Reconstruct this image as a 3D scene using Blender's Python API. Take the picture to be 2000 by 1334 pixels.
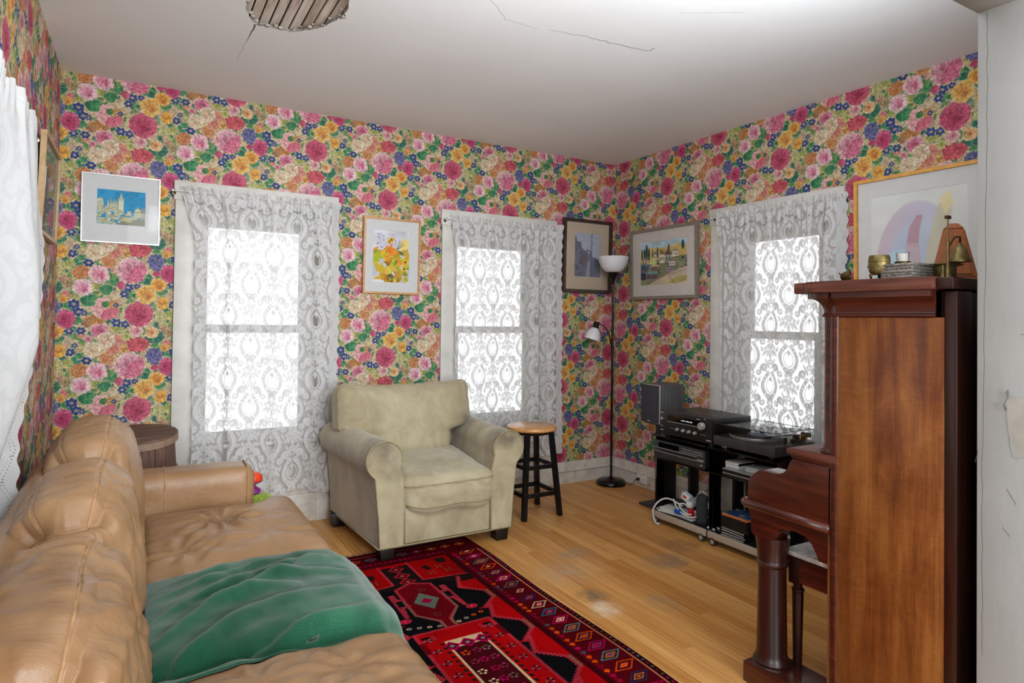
import bpy, bmesh, math, random
import numpy as np
from mathutils import Vector, Matrix, noise

for _o in list(bpy.data.objects): bpy.data.objects.remove(_o)
SC = bpy.context.scene
COL = SC.collection
PI = math.pi
# ---------------------------------------------------------------- camera
def cam_axes(yaw, pitch, roll):
    f = Vector((math.sin(yaw) * math.cos(pitch), math.cos(yaw) * math.cos(pitch), math.sin(pitch)))
    r = Vector((math.cos(yaw), -math.sin(yaw), 0)); u = r.cross(f)
    return r * math.cos(roll) + u * math.sin(roll), u * math.cos(roll) - r * math.sin(roll), f
_r, _u, _f = cam_axes(math.radians(30.351), math.radians(.8641), math.radians(.7495))
cd = bpy.data.cameras.new('camera'); cam = bpy.data.objects.new('camera', cd); COL.objects.link(cam)
cam.matrix_world = Matrix(((_r.x, _u.x, -_f.x, -3.500), (_r.y, _u.y, -_f.y, -4.241), (_r.z, _u.z, -_f.z, 1.323), (0, 0, 0, 1)))
cd.sensor_width = 36; cd.lens = 22.268; cd.shift_y = -.03069; cd.clip_start = .02
SC.camera = cam
# ---------------------------------------------------------------- world, lamps, exposure
wd = bpy.data.worlds.new('overcast_sky'); SC.world = wd; wd.use_nodes = True
bg = wd.node_tree.nodes['Background']; bg.inputs[0].default_value = (.96, .98, 1, 1); bg.inputs[1].default_value = 1.6
def area(name, loc, rot, sx, sy, power, col=(1, 1, 1)):
    l = bpy.data.lights.new(name, 'AREA'); l.shape = 'RECTANGLE'; l.size = sx; l.size_y = sy; l.energy = power; l.color = col
    o = bpy.data.objects.new(name, l); COL.objects.link(o); o.location = loc; o.rotation_euler = rot; return o
# fill panels added in the unseen next room, brightening this one through the opening
area('fill_next_room', (-2.0, -7.3, 1.5), (PI / 2, 0, 0), 3.4, 2.0, 235, (.92, .96, 1))
area('fill_next_room_side', (-5.1, -5.4, 1.5), (PI / 2, 0, -PI / 2), 1.8, 1.8, 58, (.92, .97, 1))
area('fill_next_room_far_side', (1.1, -5.4, 1.5), (PI / 2, 0, PI / 2), 1.8, 1.8, 12, (.92, .97, 1))
# fill light added out of view by the header, brightening ceiling and walls
area('header_fill', (-2.35, -3.24, 2.10), (PI - math.radians(68), 0, 0), 2.2, .30, 41, (.89, .95, 1))
SC.view_settings.view_transform = 'Standard'; SC.view_settings.look = 'None'
SC.view_settings.gamma = 1; SC.view_settings.use_curve_mapping = False; SC.view_settings.exposure = 0.2
cy = SC.cycles
cy.use_denoising = True; cy.max_bounces = 10; cy.diffuse_bounces = 5; cy.transparent_max_bounces = 16; cy.transmission_bounces = 6; cy.caustics_reflective = False; cy.caustics_refractive = False; cy.sample_clamp_indirect = 6
try: cy.denoiser = 'OPENIMAGEDENOISE'; cy.denoising_input_passes = 'RGB_ALBEDO_NORMAL'
except Exception: pass

# ---------------------------------------------------------------- mesh helpers
class B:
    def __init__(s): s.bm = bmesh.new(); s.uv = None
    def add(s, other):
        me = bpy.data.meshes.new('t'); other.to_mesh(me); other.free(); s.bm.from_mesh(me); bpy.data.meshes.remove(me); return s
    def raw(s, vs, fs):
        v = [s.bm.verts.new(p) for p in vs]
        for f in fs:
            try: s.bm.faces.new([v[i] for i in f])
            except ValueError: pass
        return s
    def box(s, x0, y0, z0, x1, y1, z1, bev=0., seg=2, mat=None):
        x0, x1 = sorted((x0, x1)); y0, y1 = sorted((y0, y1)); z0, z1 = sorted((z0, z1))
        t = bmesh.new()
        v = [t.verts.new(p) for p in ((x0, y0, z0), (x1, y0, z0), (x1, y1, z0), (x0, y1, z0), (x0, y0, z1), (x1, y0, z1), (x1, y1, z1), (x0, y1, z1))]
        for f in ((3, 2, 1, 0), (4, 5, 6, 7), (0, 1, 5, 4), (1, 2, 6, 5), (2, 3, 7, 6), (3, 0, 4, 7)): t.faces.new([v[i] for i in f])
        if bev: bmesh.ops.bevel(t, geom=t.edges[:], offset=min(bev, .49 * min(x1 - x0, y1 - y0, z1 - z0)), segments=seg, affect='EDGES', profile=.5)
        if mat is not None: bmesh.ops.transform(t, matrix=mat, verts=t.verts[:])
        return s.add(t)
    def prism(s, pts, axis, a0, a1, bev=0., seg=2, bevcap=True):
        t = bmesh.new(); n = len(pts)
        mk = {'x': lambda p, a: (a, p[0], p[1]), 'y': lambda p, a: (p[0], a, p[1]), 'z': lambda p, a: (p[0], p[1], a)}[axis]
        lo = [t.verts.new(mk(p, a0)) for p in pts]; hi = [t.verts.new(mk(p, a1)) for p in pts]
        t.faces.new(lo[::-1]); t.faces.new(hi)
        for i in range(n): t.faces.new((lo[i], lo[(i + 1) % n], hi[(i + 1) % n], hi[i]))
        bmesh.ops.recalc_face_normals(t, faces=t.faces[:])
        if bev:
            es = [e for e in t.edges if (e.verts[0] in lo) == (e.verts[1] in lo)] if bevcap else t.edges[:]
            bmesh.ops.bevel(t, geom=es, offset=bev, segments=seg, affect='EDGES', profile=.5)
        return s.add(t)
    def lathe(s, c, prof, n=24, axis=(0, 0, 1), ph=0., wob=None):
        q = Vector((0, 0, 1)).rotation_difference(Vector(axis)).to_matrix(); c = Vector(c); rings = []
        for k, (r, z) in enumerate(prof):
            if r < 1e-6: rings.append([s.bm.verts.new(c + q @ Vector((0, 0, z)))]); continue
            rings.append([s.bm.verts.new(c + q @ Vector((r * (wob(i / n * 2 * PI, k) if wob else 1) * math.cos(i / n * 2 * PI + ph), r * (wob(i / n * 2 * PI, k) if wob else 1) * math.sin(i / n * 2 * PI + ph), z))) for i in range(n)])
        for a, b in zip(rings[:-1], rings[1:]):
            for i in range(n):
                j = (i + 1) % n
                f = (a[0], b[j], b[i]) if len(a) == 1 else (a[i], a[j], b[0]) if len(b) == 1 else (a[i], a[j], b[j], b[i])
                if len(a) == 1 and len(b) == 1: continue
                s.bm.faces.new(f)
        if len(rings[0]) > 1 and prof[0][1] != prof[-1][1]: s.bm.faces.new(rings[0][::-1])
        if len(rings[-1]) > 1 and prof[0][1] != prof[-1][1]: s.bm.faces.new(rings[-1])
        return s
    def cyl(s, p0, p1, r0, r1=None, n=16):
        p0, p1 = Vector(p0), Vector(p1); return s.lathe(p0, [(r0, 0), (r1 if r1 is not None else r0, (p1 - p0).length)], n, p1 - p0)
    def tube(s, pts, r, n=8, closed=False, flat=1.):
        P = [Vector(p) for p in pts]; m = len(P); rings = []; up = None
        for i in range(m):
            t = (P[(i + 1) % m] - P[i - 1]) if closed else (P[min(i + 1, m - 1)] - P[max(i - 1, 0)])
            if t.length < 1e-9: t = Vector((0, 0, 1))
            t.normalize()
            if up is None: up = Vector((0, 0, 1)) if abs(t.z) < .9 else Vector((1, 0, 0))
            x = up.cross(t)
            if x.length < 1e-6: x = Vector((1, 0, 0)).cross(t)
            x.normalize(); y = t.cross(x); up = y
            rr = r[i] if isinstance(r, (list, tuple)) else r
            rings.append([s.bm.verts.new(P[i] + x * rr * math.cos(k / n * 2 * PI) + y * rr * flat * math.sin(k / n * 2 * PI)) for k in range(n)])
        for i in range(m if closed else m - 1):
            a, b = rings[i], rings[(i + 1) % m]
            for k in range(n): s.bm.faces.new((a[k], a[(k + 1) % n], b[(k + 1) % n], b[k]))
        if not closed: s.bm.faces.new(rings[0][::-1]); s.bm.faces.new(rings[-1])
        return s
    def rbox(s, c, h, r, n=14, fn=None):
        """rounded box, subdivided, displaced by fn(p, nrm, abc) -> p (local)"""
        c = Vector(c); idx = {}
        def vert(a, b, g):
            k = (round(a * n), round(b * n), round(g * n))
            if k not in idx: idx[k] = s.bm.verts.new(c + rpoint((a, b, g), h, r, fn))
            return idx[k]
        st = [-1 + 2 * i / n for i in range(n + 1)]
        for ax in range(3):
            for sg in (-1, 1):
                for i in range(n):
                    for j in range(n):
                        q = []
                        for (u, v) in ((st[i], st[j]), (st[i + 1], st[j]), (st[i + 1], st[j + 1]), (st[i], st[j + 1])):
                            p = [0, 0, 0]; p[ax] = sg; p[(ax + 1) % 3] = u; p[(ax + 2) % 3] = v; q.append(vert(*p))
                        if sg < 0: q.reverse()
                        s.bm.faces.new(q)
        return s
    def grid(s, fn, nu, nv, uvfn=None):
        vs = [[s.bm.verts.new(fn(i / nu, j / nv)) for i in range(nu + 1)] for j in range(nv + 1)]
        lay = s.bm.loops.layers.uv.verify() if uvfn else None
        for j in range(nv):
            for i in range(nu):
                f = s.bm.faces.new((vs[j][i], vs[j][i + 1], vs[j + 1][i + 1], vs[j + 1][i]))
                if uvfn:
                    for l, (a, b) in zip(f.loops, ((i, j), (i + 1, j), (i + 1, j + 1), (i, j + 1))): l[lay].uv = uvfn(a / nu, b / nv)
        return s
def rpoint(abc, h, r, fn=None):
    p = Vector((abc[0] * h[0], abc[1] * h[1], abc[2] * h[2]))
    inn = Vector([max(-(h[k] - r), min(h[k] - r, p[k])) for k in range(3)])
    d = p - inn
    nrm = d.normalized() if d.length > 1e-9 else Vector((0, 0, 1))
    q = inn + nrm * r
    return fn(q, nrm, abc) if fn else q
def origin(o):
    v = Vector((0, 0, 0))
    while o is not None: v += o.location; o = o.parent
    return v
def obj(name, b, mat, parent=None, smooth=40, local=False, kind=None, label=None):
    bm = b.bm if isinstance(b, B) else b
    if parent is not None and not local: bmesh.ops.translate(bm, verts=bm.verts[:], vec=-origin(parent))
    if not bm.loops.layers.uv.keys(): pass
    me = bpy.data.meshes.new(name); bm.to_mesh(me); bm.free()
    for m in (mat if isinstance(mat, (list, tuple)) else [mat]): me.materials.append(m)
    if smooth:
        me.polygons.foreach_set('use_smooth', [True] * len(me.polygons))
        if smooth < 180: me.set_sharp_from_angle(angle=math.radians(smooth))
    o = bpy.data.objects.new(name, me); COL.objects.link(o)
    if parent is not None: o.parent = parent
    if kind: o['kind'] = kind
    if label: o['label'] = label
    return o
def thing(name, label, cat, loc=(0, 0, 0), rot=(0, 0, 0), group=None):
    o = bpy.data.objects.new(name, None); COL.objects.link(o); o.empty_display_size = .1
    o.location = loc; o.rotation_euler = rot; o['label'] = label; o['category'] = cat
    if group: o['group'] = group
    return o
def tag(o, label, cat, group=None):
    o['label'] = label; o['category'] = cat
    if group: o['group'] = group
    return o
def copy_thing(o, loc, rot=None, label=None):
    c = o.copy(); COL.objects.link(c); c.location = loc
    if rot: c.rotation_euler = rot
    if label: c['label'] = label
    for ch in list(o.children):
        d = ch.copy(); COL.objects.link(d); d.parent = c
        for g in list(ch.children): e = g.copy(); COL.objects.link(e); e.parent = d
    return c
def part_at(name, mesh, parent, loc, rot=(0, 0, 0)):
    o = bpy.data.objects.new(name, mesh); COL.objects.link(o); o.parent = parent; o.location = Vector(loc) - origin(parent); o.rotation_euler = rot; return o
def fbm(p, o=3):
    return noise.fractal(Vector(p), 1.0, 2.0, o)
def ridge(p): return 1 - abs(noise.noise(Vector(p))) * 2
# ---------------------------------------------------------------- painting (flat print only: wallpaper, lace, rug, pictures)
class Canvas:
    def __init__(s, w, h, bg=(1, 1, 1), lat=None):
        s.w, s.h, s.lat = w, h, lat
        s.a = np.ones((h, w, 3), np.float32) * np.array(bg, np.float32)
    def copies(s, cx, cy, r):
        if s.lat is None: return [(cx, cy)]
        W, H, S = s.lat; out = []
        for k in (-2, -1, 0, 1, 2):
            for j in (-2, -1, 0, 1, 2):
                x, y = cx + k * W, cy + k * S + j * H
                if x + r > 0 and x - r < s.w and y + r > 0 and y - r < s.h: out.append((x, y))
        return out
    def shape(s, cx, cy, r, fn):
        # fn(dx,dy)->(mask, rgb) with rgb a colour or an array
        for x, y in s.copies(cx, cy, r):
            x0, x1 = max(0, int(x - r)), min(s.w, int(x + r) + 2); y0, y1 = max(0, int(y - r)), min(s.h, int(y + r) + 2)
            if x1 <= x0 or y1 <= y0: continue
            yy, xx = np.mgrid[y0:y1, x0:x1].astype(np.float32)
            m, c = fn(xx + .5 - x, yy + .5 - y)
            m = np.clip(m, 0, 1)[..., None]
            s.a[y0:y1, x0:x1] = s.a[y0:y1, x0:x1] * (1 - m) + np.asarray(c, np.float32) * m
    def ell(s, cx, cy, rx, ry, ang=0., c0=(0, 0, 0), c1=None, edge=None, al=1., soft=.12, ew=.25):
        ca, sa = math.cos(ang), math.sin(ang); c0 = np.array(c0, np.float32); c1 = c0 if c1 is None else np.array(c1, np.float32)
        def fn(dx, dy):
            u = (dx * ca + dy * sa) / rx; v = (-dx * sa + dy * ca) / ry
            d = np.sqrt(u * u + v * v); t = np.clip(u * .5 + .5, 0, 1)[..., None]
            c = c0 * (1 - t) + c1 * t
            if edge is not None:
                e = np.clip((d - (1 - ew)) / ew, 0, 1)[..., None]; c = c * (1 - e) + np.array(edge, np.float32) * e
            return al * (1 - d) / soft, c
        s.shape(cx, cy, max(rx, ry) + 1, fn)
    def leaf(s, cx, cy, L, W, ang, c0, c1, vein=(.8, .85, .6), al=1., nv=5):
        ca, sa = math.cos(ang), math.sin(ang); c0 = np.array(c0, np.float32); c1 = np.array(c1, np.float32)
        def fn(dx, dy):
            u = (dx * ca + dy * sa) / L; v = (-dx * sa + dy * ca) / W
            m = (1 - u * u) * (1 - .35 * u) - np.abs(v)
            t = np.clip(.5 + .6 * v + .25 * u, 0, 1)[..., None]
            c = c0 * (1 - t) + c1 * t
            q = np.maximum(np.clip(1 - np.abs(v) / .09, 0, 1), .55 * np.clip(1 - np.abs(((u * nv - np.abs(v) * 1.6) % 1) - .5) / .16, 0, 1) * (np.abs(v) < .9))[..., None]
            c = c * (1 - .55 * q) + np.array(vein, np.float32) * .55 * q
            return al * m / .12, c
        s.shape(cx, cy, max(L, W) + 1, fn)
    def poly(s, pts, col, al=1., soft=.7):
        p = np.array(pts, np.float32)
        x0, y0 = np.maximum(p.min(0).astype(int) - 1, 0); x1, y1 = p.max(0).astype(int) + 2; x1 = min(x1, s.w); y1 = min(y1, s.h)
        if x1 <= x0 or y1 <= y0: return
        acc = np.zeros((y1 - y0, x1 - x0), np.float32)
        for ox, oy in ((.25, .25), (.75, .25), (.25, .75), (.75, .75)):
            yy, xx = np.mgrid[y0:y1, x0:x1].astype(np.float32); xx = xx + ox; yy = yy + oy
            ins = np.zeros(xx.shape, bool); n = len(p)
            for i in range(n):
                ax, ay = p[i]; bx, by = p[(i + 1) % n]
                if ay == by: continue
                ins ^= ((ay > yy) != (by > yy)) & (xx < (bx - ax) * (yy - ay) / (by - ay) + ax)
            acc += ins * .25
        m = (acc * al)[..., None]
        s.a[y0:y1, x0:x1] = s.a[y0:y1, x0:x1] * (1 - m) + np.array(col, np.float32) * m
    def line(s, pts, w, col, al=1., jag=0., seed=0):
        rnd = random.Random(seed); pts = list(pts)
        for (ax, ay), (bx, by) in zip(pts[:-1], pts[1:]):
            L = math.hypot(bx - ax, by - ay)
            if L < 1e-6: continue
            cx, cy = (ax + bx) / 2, (ay + by) / 2; ux, uy = (bx - ax) / L, (by - ay) / L
            def fn(dx, dy):
                u = dx * ux + dy * uy; v = -dx * uy + dy * ux
                if jag: v = v + jag * (((u / (3 * jag)) % 1 > .5) - .5)
                return al * np.minimum((w / 2 - np.abs(v)) + .5, (L / 2 + w * .4 - np.abs(u)) + .5), col
            s.shape(cx, cy, L / 2 + w + 2 + jag, fn)
def jit(c, r, a=.05):
    k = r.uniform(-a, a); return tuple(min(1, max(0, x + k + r.uniform(-a, a) * .4)) for x in c)
def lerp(a, b, t): return tuple(x * (1 - t) + y * t for x, y in zip(a, b))
def smooth_noise(h, w, n, seed, per=True):
    r = np.random.RandomState(seed); g = r.rand(n, n).astype(np.float32)
    y = np.arange(h) / h * n; x = np.arange(w) / w * n
    yi, xi = y.astype(int), x.astype(int); fy = (y - yi)[:, None]; fx = (x - xi)[None, :]
    fy = fy * fy * (3 - 2 * fy); fx = fx * fx * (3 - 2 * fx)
    a = g[yi % n][:, xi % n]; b = g[yi % n][:, (xi + 1) % n]; c = g[(yi + 1) % n][:, xi % n]; d = g[(yi + 1) % n][:, (xi + 1) % n]
    return (a * (1 - fx) + b * fx) * (1 - fy) + (c * (1 - fx) + d * fx) * fy

def paint_wallpaper():
    S = .56; W, H = int(925 * S), int(990 * S)
    c = Canvas(W, H, (.80, .72, .58), (W, H, int(495 * S)))
    R = random.Random(7)
    n = smooth_noise(H, W, 9, 3)[..., None]
    c.a = c.a * (1 - .25 * n) + np.array((.80, .72, .58), np.float32) * .25 * n
    cream = (.88, .83, .73)
    def halo(x, y, rx, ry=None, a=0): c.ell(x * S, y * S, rx * S, (ry or rx) * S, a, cream, al=.75, soft=.25)
    def peony(x, y, r, cin, cout, edge, k=1., rings=5, dark=None):
        x, y, r = x * S, y * S, r * S
        c.ell(x, y, r * 1.04, r * k * 1.04, 0, cream, al=.5, soft=.15)
        c.ell(x, y, r * .93, r * k * .93, 0, cin)
        for i in range(rings):
            f = 1 - i / rings; m = int(7 + 9 * f)
            for j in range(m):
                a = 2 * math.pi * (j + R.random() * .6 + i * .5) / m; d = r * f * .68
                px, py = x + math.cos(a) * d, y + math.sin(a) * d * k
                L = r * (.32 if i < rings - 1 else .2) * R.uniform(.8, 1.15)
                sh = .12 * math.sin(a + 2.2)
                co = jit(lerp(cin, cout, min(1, max(0, f + sh))), R, .06); ci = jit(cin, R, .05)
                if dark and math.cos(a - .7) > .1: co = jit(lerp(co, dark, .75), R, .05); ci = lerp(ci, dark, .8)
                c.ell(px, py, L, L * R.uniform(.5, .72), math.atan2(math.sin(a) * k, math.cos(a)) + R.uniform(-.35, .35), ci, co, edge=jit(edge if not (dark and math.cos(a - .7) > .1) else lerp(edge, dark, .4), R, .05), soft=.16, ew=.22)
        for j in range(18):
            a = R.uniform(0, 6.28); d = r * R.uniform(.1, .85)
            c.ell(x + math.cos(a) * d, y + math.sin(a) * d * k, r * .13, r * .018 + .5, a + R.uniform(-.5, .5), lerp(cin, (.35, .1, .15), .35), al=.6, soft=.5)
    def rose(x, y, rx, ry, ang, outer, mid, deep, ox=.1, oy=.25, n=6):
        x, y, rx, ry = x * S, y * S, rx * S, ry * S
        c.ell(x, y, rx * 1.05, ry * 1.05, ang, cream, al=.7, soft=.15)
        for j in range(7):
            a = 2 * math.pi * j / 7 + R.random() * .5
            c.ell(x + math.cos(a) * rx * .5, y + math.sin(a) * ry * .5, rx * .55, ry * .45, a, jit(mid, R, .03), jit(outer, R, .05), edge=lerp(outer, cream, .5), soft=.12, ew=.15)
        for i in range(n):
            f = 1 - i / n
            c.ell(x + ox * rx * (1 - f), y + oy * ry * (1 - f) , rx * .85 * f, ry * .8 * f, ang + i * .7, lerp(deep, mid, f), lerp(lerp(deep, outer, .4), outer, f), edge=lerp(lerp(outer, cream, .45), deep, .15 * (1 - f)), soft=.12, ew=.16)
            a = R.uniform(0, 6.28)
            c.ell(x + ox * rx * (1 - f) + math.cos(a) * rx * .35 * f, y + oy * ry * (1 - f) + math.sin(a) * ry * .35 * f, rx * .42 * f, ry * .10 * f + .6, a + 1.5, lerp(mid, deep, .55), al=.7, soft=.5)
        for j in range(7):
            a = R.uniform(0, 6.28); c.ell(x + ox * rx + math.cos(a) * rx * .14, y + oy * ry + math.sin(a) * ry * .12, rx * .12, 1.1, R.uniform(0, 3), lerp(deep, (.4, .15, .1), .4), al=.8, soft=.5)
    def cluster(x, y, rx, ry, cols, dots, n, fr=.16):
        x, y, rx, ry = x * S, y * S, rx * S, ry * S
        c.ell(x, y, rx * 1.08, ry * 1.08, 0, cream, al=.6, soft=.2)
        c.ell(x, y, rx * .95, ry * .95, 0, lerp(cols[0], dots, .35), soft=.2)
        for j in range(n):
            a = R.uniform(0, 6.28); d = math.sqrt(R.random()) * .93; f = fr * min(rx, ry) * R.uniform(.8, 1.2)
            px, py = x + math.cos(a) * d * rx, y + math.sin(a) * d * ry
            c.ell(px, py, f, f * .85, a, jit(R.choice(cols), R, .06), edge=lerp(cols[0], dots, .45), soft=.2, ew=.3)
            c.ell(px, py, f * .36, f * .36, 0, jit(dots, R, .06), soft=.5)
    def blue(x, y, r, ang=0, sq=.8, dim=0.):
        x, y, r = x * S, y * S, r * S
        bl = lerp((.15, .24, .48), (.32, .35, .46), dim)
        c.ell(x, y, r * 1.15, r * sq * 1.15, ang, cream, al=.6, soft=.2)
        for j in range(6):
            a = j * 1.047 + ang; c.ell(x + math.cos(a) * r * .5, y + math.sin(a) * r * .5 * sq, r * .5, r * .45 * sq, a, lerp(bl, (.5, .6, .8), .35), bl, soft=.15, edge=jit(lerp(bl, (.1, .15, .35), .4), R, .05))
        c.ell(x, y, r * .4, r * .34 * sq, ang, (.80, .74, .70), soft=.5); c.ell(x + 1, y + 1, r * .2, r * .18, 0, (.85, .62, .33), soft=.5)
    G1, G2 = (.13, .45, .30), (.30, .60, .36); Y1, Y2 = (.55, .60, .28), (.75, .74, .42)
    def leaf(x, y, L, Wd, deg, k=0):
        a, b = ((G1, G2), (Y1, Y2), ((.25, .50, .28), (.52, .66, .36)), ((.10, .38, .32), (.25, .52, .42)), ((.66, .66, .40), (.82, .78, .52)), ((.35, .50, .42), (.55, .64, .48)))[k]
        c.leaf(x * S, y * S, L * S * 1.06, Wd * S * 1.12, math.radians(deg), cream, cream, al=.45)
        c.leaf(x * S, y * S, L * S, Wd * S, math.radians(deg), jit(a, R, .03), jit(b, R, .03), vein=lerp(b, cream, .55))
    # undergrowth
    for i in range(230):
        x, y = R.uniform(0, 925), R.uniform(0, 990); k = R.choice((0, 1, 2, 2, 4, 5, 3)); q = R.uniform(.7, 1.3)
        leaf(x, y, 42 * q, 20 * q, R.uniform(0, 360), k)
    for i in range(110):
        x, y = R.uniform(0, 925) * S, R.uniform(0, 990) * S
        c.ell(x, y, R.uniform(14, 34) * S, R.uniform(12, 24) * S, R.uniform(0, 3), jit(R.choice(((.84, .62, .42), (.86, .60, .52), (.88, .74, .50), (.80, .70, .50))), R, .05), soft=.5, al=.8)
    for d in ((900, 970, 90, 26, 100, 4), (958, 985, 85, 28, 80, 4), (1010, 965, 78, 24, 55, 4), (1045, 930, 40, 26, 40, 4), (560, 860, 75, 17, -22, 4), (545, 905, 52, 17, 115, 2), (985, 890, 52, 24, 35, 3), (885, 1050, 40, 22, 110, 3)): leaf(*d)
    for d in ((920, 205, 66, 34, -28, 3), (825, 215, 56, 28, 40, 3), (885, 283, 55, 22, 15, 2), (310, 150, 50, 26, 10, 3), (800, 590, 48, 36, -30, 3), (760, 560, 40, 24, 60, 0), (640, 715, 48, 30, -40, 2), (680, 745, 40, 24, 20, 0), (850, 840, 52, 28, 20, 5), (930, 695, 60, 34, 15, 0), (1095, 680, 62, 32, 30, 2), (1075, 610, 58, 26, -25, 5),
              (510, 1095, 50, 34, 60, 1), (165, 1020, 46, 28, -30, 0), (130, 1135, 75, 26, -15, 5), (200, 375, 44, 30, 30, 0), (90, 440, 44, 38, 70, 1), (90, 860, 46, 36, 60, 0), (150, 760, 42, 30, 10, 1), (70, 790, 38, 24, -50, 2), (150, 110, 70, 30, 30, 0), (215, 235, 34, 24, 60, 2), (610, 155, 40, 40, 90, 1), (1110, 505, 44, 28, 20, 0)): leaf(*d)
    cluster(985, 1090, 55, 36, ((.82, .66, .52), (.72, .48, .42)), (.45, .25, .22), 26, .3)
    cluster(1010, 140, 52, 50, ((.82, .70, .52), (.62, .60, .42)), (.45, .28, .22), 22, .25)
    cluster(490, 850, 52, 55, ((.88, .66, .38), (.80, .56, .32)), (.62, .34, .20), 30, .22)
    c.ell(1000 * S, 245 * S, 36 * S, 30 * S, .3, (.78, .36, .42), (.86, .5, .5), soft=.2)
    rose(975, 295, 46, 44, -.3, (.90, .68, .34), (.87, .60, .28), (.78, .44, .22), n=3)
    rose(275, 205, 38, 34, 0, (.88, .60, .64), (.82, .46, .54), (.70, .28, .40), n=3)
    c.ell(215 * S, 125 * S, 40 * S, 42 * S, 0, (.86, .62, .48), (.80, .48, .42), soft=.3)
    c.ell(1130 * S, 655 * S, 40 * S, 42 * S, 0, (.86, .62, .48), (.82, .52, .44), soft=.3)
    blue(260, 420, 52, 0, .8); blue(205, 120, 48, 0, .8, .3); blue(105, 120, 46, 0, .8, .35)
    peony(540, 230, 82, (.80, .42, .42), (.88, .66, .50), (.90, .70, .52)); cluster(600, 305, 50, 52, ((.90, .72, .36), (.82, .58, .30)), (.62, .36, .18), 26, .25)
    peony(440, 400, 74, (.78, .48, .30), (.88, .66, .44), (.90, .72, .52)); peony(500, 300, 78, (.78, .42, .36), (.90, .68, .54), (.93, .78, .64))
    cluster(195, 520, 78, 78, ((.86, .62, .38), (.80, .52, .30)), (.58, .30, .18), 70, .15)
    cluster(320, 1000, 105, 50, ((.86, .62, .34), (.76, .50, .26)), (.36, .20, .14), 60, .22)
    cluster(255, 1040, 40, 40, ((.80, .60, .40), (.70, .48, .36)), (.40, .22, .16), 20, .25)
    peony(370, 1110, 88, (.74, .28, .42), (.92, .70, .74), (.95, .84, .84), .85, 3)
    rose(705, 1110, 66, 62, 0, (.92, .76, .74), (.90, .62, .64), (.78, .36, .46), 0, 0, 5); rose(850, 1125, 66, 62, 0, (.92, .76, .56), (.90, .68, .44), (.76, .44, .24), 0, 0, 5)
    rose(612, 1168, 48, 42, 0, (.80, .80, .50), (.72, .72, .40), (.58, .60, .30), 0, 0, 3)
    cluster(720, 262, 112, 80, ((.80, .30, .38), (.72, .20, .30)), (.90, .56, .46), 70, .2)
    cluster(875, 385, 80, 92, ((.46, .46, .66), (.36, .40, .60), (.60, .54, .70)), (.24, .26, .44), 75, .19)
    blue(1040, 830, 46, 1.3, .85); blue(1080, 760, 30, .4, .8, .5); blue(140, 840, 56, .5, .85); blue(180, 918, 54, -.6, .85); blue(232, 930, 34, 0, .8, .6)
    blue(620, 660, 52, .3, .8); blue(585, 728, 44, 0, .85); blue(700, 645, 38, .3, .7); blue(520, 1028, 52, 0, .8); blue(600, 1040, 44, .5, .9, .15)
    blue(510, 845, 30, 0, .8, .6)
    peony(430, 215, 88, (.80, .66, .52), (.94, .88, .78), (.96, .92, .84)); peony(310, 312, 84, (.82, .70, .54), (.95, .89, .78), (.97, .93, .85))
    # pink flower seen from behind
    for j in range(9):
        a = math.radians(95 + j * 20); c.ell((405 + math.cos(a) * 62) * S, (865 - math.sin(a) * 56 + 10) * S, 62 * S, 26 * S, -a, (.88, .56, .58), (.92, .74, .72), edge=(.93, .80, .76), soft=.12)
    for j in range(8):
        a = math.radians(-5 - j * 16); c.ell((430 + math.cos(a) * 62) * S, (888 - math.sin(a) * 58) * S, 62 * S, 19 * S, -a, (.82, .34, .44), (.86, .48, .54), edge=(.90, .62, .64), soft=.12)
    c.ell(418 * S, 838 * S, 38 * S, 34 * S, 0, (.20, .45, .28), (.42, .62, .36), soft=.2)
    # leaves of the pair of roses
    for d in ((495, 605, 64, 46, 50, 0), (475, 540, 52, 36, -60, 2), (330, 655, 42, 44, 90, 1), (420, 692, 62, 66, 80, 0), (262, 802, 66, 72, -70, 0), (300, 775, 46, 40, -30, 0)): leaf(*d)
    rose(355, 535, 98, 90, -.3, (.93, .76, .78), (.90, .62, .68), (.76, .22, .40), .3, .35, 6); rose(215, 668, 94, 84, -.3, (.94, .80, .82), (.91, .67, .73), (.78, .26, .44), .2, .42, 6)
    c.ell(480 * S, 490 * S, 30 * S, 34 * S, 0, (.86, .60, .58), (.90, .70, .64), soft=.2)
    peony(725, 935, 142, (.66, .18, .32), (.85, .40, .50), (.90, .56, .60), 1., 6)
    peony(1000, 500, 88, (.70, .16, .36), (.86, .42, .56), (.89, .54, .64), 1.2, 5); peony(885, 505, 40, (.72, .20, .38), (.86, .44, .54), (.90, .56, .62), .85, 2)
    c.ell(555 * S, 640 * S, 50 * S, 44 * S, .8, (.76, .28, .42), (.84, .46, .54), soft=.2)
    peony(650, 480, 148, (.80, .46, .56), (.93, .76, .76), (.95, .85, .80), .98, 6, dark=(.82, .36, .50))
    rose(905, 625, 80, 74, .2, (.92, .69, .28), (.89, .61, .22), (.74, .36, .15), .1, .45, 5); rose(790, 728, 98, 102, .4, (.93, .74, .36), (.91, .67, .29), (.74, .38, .18), .25, .25, 6)
    rose(948, 815, 62, 74, .4, (.92, .70, .28), (.90, .64, .24), (.82, .50, .18), .0, .0, 3)
    n = np.random.RandomState(5).rand(H, W, 1).astype(np.float32); m = smooth_noise(H, W, 70, 21)[..., None]; m2 = smooth_noise(H, W, 130, 22)[..., None]; c.a = np.clip((c.a * (.92 + .10 * n) * (.70 + .34 * m + .24 * m2)), 0, 1)
    full = np.concatenate([c.a, np.roll(c.a, -int(495 * S) , 0)], 1)
    return full

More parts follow.
